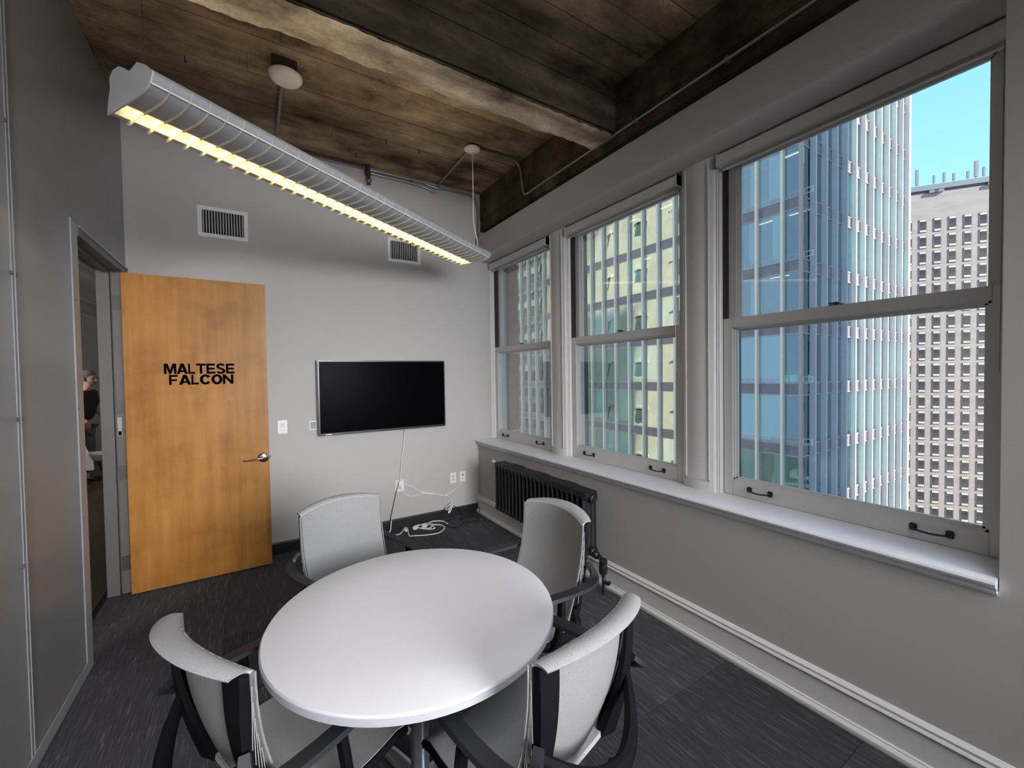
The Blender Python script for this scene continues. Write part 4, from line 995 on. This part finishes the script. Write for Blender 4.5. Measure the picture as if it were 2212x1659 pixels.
# --- granite tower with small square windows, turned about 35 degrees
u0 = Vector((.574, -.819, 0)); CR = Vector((125.757, 31.465, 0)); angC = math.atan2(u0.y, u0.x)
gt = thing('granite_tower', 'grey granite high rise with a grid of small dark windows and antennas on its roof', 'building', (CR.x, CR.y, 0), angC)
# local x along the face, local -y towards us
MB().box((-12, 0, -34), (80, 22, 40.3)).build('facade', M['stoneC'], gt)
MB().box((-12.2, -.25, 40.9), (80.2, 22.2, 42.0)).build('parapet', M['parapet'], gt)
MB().box((-11.9, .25, 40.3), (79.9, 21.5, 40.9)).build('roof_shadow_band', M['frameC'], gt)  # dark colour paints the shadow band below the parapet
wsrc = None
rows = 20
for r in range(rows):
    for c in range(-1, 9):
        x = c*2.47; z = 33.20-3.55*r
        if wsrc is None:
            wsrc = MB().box((-.665, -.06, -1.46), (.665, .02, 1.46)).build('window', M['frameC'], gt); wsrc.location = (x, 0, z)
            p1 = MB().box((-.55, -.10, .96), (.55, -.055, 1.36)).build('white_panel', M['stoneC2'], wsrc)
            p2 = MB().box((-.55, -.10, -1.36), (.55, -.055, -.96)).build('white_panel', M['stoneC2'], wsrc)
            p3 = MB().box((-.52, -.075, -.90), (.52, -.055, .90)).build('pane', M['paneC'], wsrc)
        else:
            w_ = inst(wsrc, gt, (x, 0, z))
            for q in (p1, p2, p3): inst(q, w_)
m = MB()
for r in range(rows):
    for c in range(9, 32): m.box((c*2.47-.72, -.06, 33.20-3.55*r-1.48), (c*2.47+.72, .02, 33.20-3.55*r+1.48))
m.build('distant_windows', M['frameC'], gt)['kind'] = 'stuff'
for (x, w, hgt) in ((1.7, .55, 3.4), (4.6, .35, 1.7), (6.3, .40, 2.0), (7.9, .45, 1.5), (10.2, .45, 1.5), (11.5, .62, 3.4), (12.7, .42, 1.9), (13.9, .50, 2.2)):
    m = MB(); m.box((x-w/2, .6, 42.6), (x+w/2, .9, 42.6+hgt), bevel=.03); m.tube([(x, .8, 41.9), (x, .8, 42.9)], .07, 6); m.build('antenna', M['antenna'], gt)
for x in (3.4, 4.3, 12.9): MB().box((x, -.34, 40.2), (x+1.6, -.05, 40.75)).build('roof_cradle', M['parapet'], gt)

# --- buildings on our own side, seen only mirrored in the glass tower
ls = thing('limestone_building', 'sunlit beige limestone building reflected in the glass tower', 'building', (2.9, 38, -34))
MB().box((-7, 0, 0), (0, 38, 84)).build('facade', M['beige'], ls)
wf = None
for r in range(10):
    for c in range(5):
        if wf is None:
            wf = MB().box((-.1, -.55, 0), (.06, .55, 2.3)).build('window', M['intwall'], ls); wf.location = (0, 3+c*7.3, 3+r*8)
            wc = MB().box((0, -.8, 2.3), (.25, .8, 2.6)).build('lintel', M['beige'], wf)
        else: q = inst(wf, ls, (0, 3+c*7.3, 3+r*8)); inst(wc, q)
bo = thing('banded_office_block', 'office block with white bands reflected in the glass tower', 'building', (2.9, 77, -34))
MB().box((-22, 0, 0), (-.2, 34, 70)).build('storeys', M['intwall'], bo)
bs = None
for r in range(18):
    if bs is None: bs = MB().box((-22, 0, 0), (0, 34, 1.6)).build('white_band', M['bandwhite'], bo); bs.location = (0, 0, 2)
    else: inst(bs, bo, (0, 0, 2+r*3.8))
lw_ = thing('low_brown_building', 'low pale building reflected in the glass tower', 'building', (2.9, 6.5, -34))
MB().box((-16, 0, 0), (0, 26, 25)).build('facade', M['beige'], lw_)
hr = thing('pale_high_rise', 'pale high rise with rows of windows mirrored in the side of the glass tower', 'building', (88, -36, -34))
MB().box((0, 0, 0), (24, 36, 74)).build('facade', M['beige'], hr)
m = MB()
for r in range(20):
    for c in range(9): m.box((-.1, 1.6+c*3.9, 3+r*3.5), (.1, 3.6+c*3.9, 5.0+r*3.5))
    for c in range(6): m.box((1.6+c*3.9, 35.9, 3+r*3.5), (3.6+c*3.9, 36.1, 5.0+r*3.5))
m.build('windows', M['intwall'], hr)['kind'] = 'stuff'
# unseen tall blocks added further along the street to shade our side
for (nm, a, b, lab) in (('shading_tower', (12, -76, -34), (38, -60, 80), 'unseen tall tower added down the street to shade our window'), ('shading_tower', (50, -76, -34), (64, -60, 95), 'second unseen tall tower added for shade, further from our window')):
    t = thing(nm, lab, 'building', a)
    d = Vector(b)-Vector(a); MB().box((0, 0, 0), tuple(d)).build('facade', M['stoneC'], t)
    for k in range(1, 20): MB().box((-.1, -.1, k*4.5), (d.x+.1, d.y+.1, k*4.5+1.6)).build('window_band', M['intwall'], t)

# shared group phrases for the repeated things
GR = {'roller_shade': 'roller shades above the windows', 'wall_vent': 'air vents on the back wall', 'conduit': 'steel conduits at the ceiling', 'nail': 'nails in the concrete ceiling',
      'wall_outlet': 'wall plates near the corner', 'data_jack': 'wall plates near the corner', 'ventilation_duct': 'round ducts in the corridor', 'power_cord': 'white cords on the back wall',
      'black_cord': 'thin black cords in the corner', 'cord_clip': 'clips holding the wall cords', 'shading_tower': 'unseen towers added down the street for shade'}
for o in list(bpy.data.objects):
    b_ = o.name.split('.')[0]
    if o.parent is None and b_ in GR and 'category' in o: o['group'] = GR[b_]
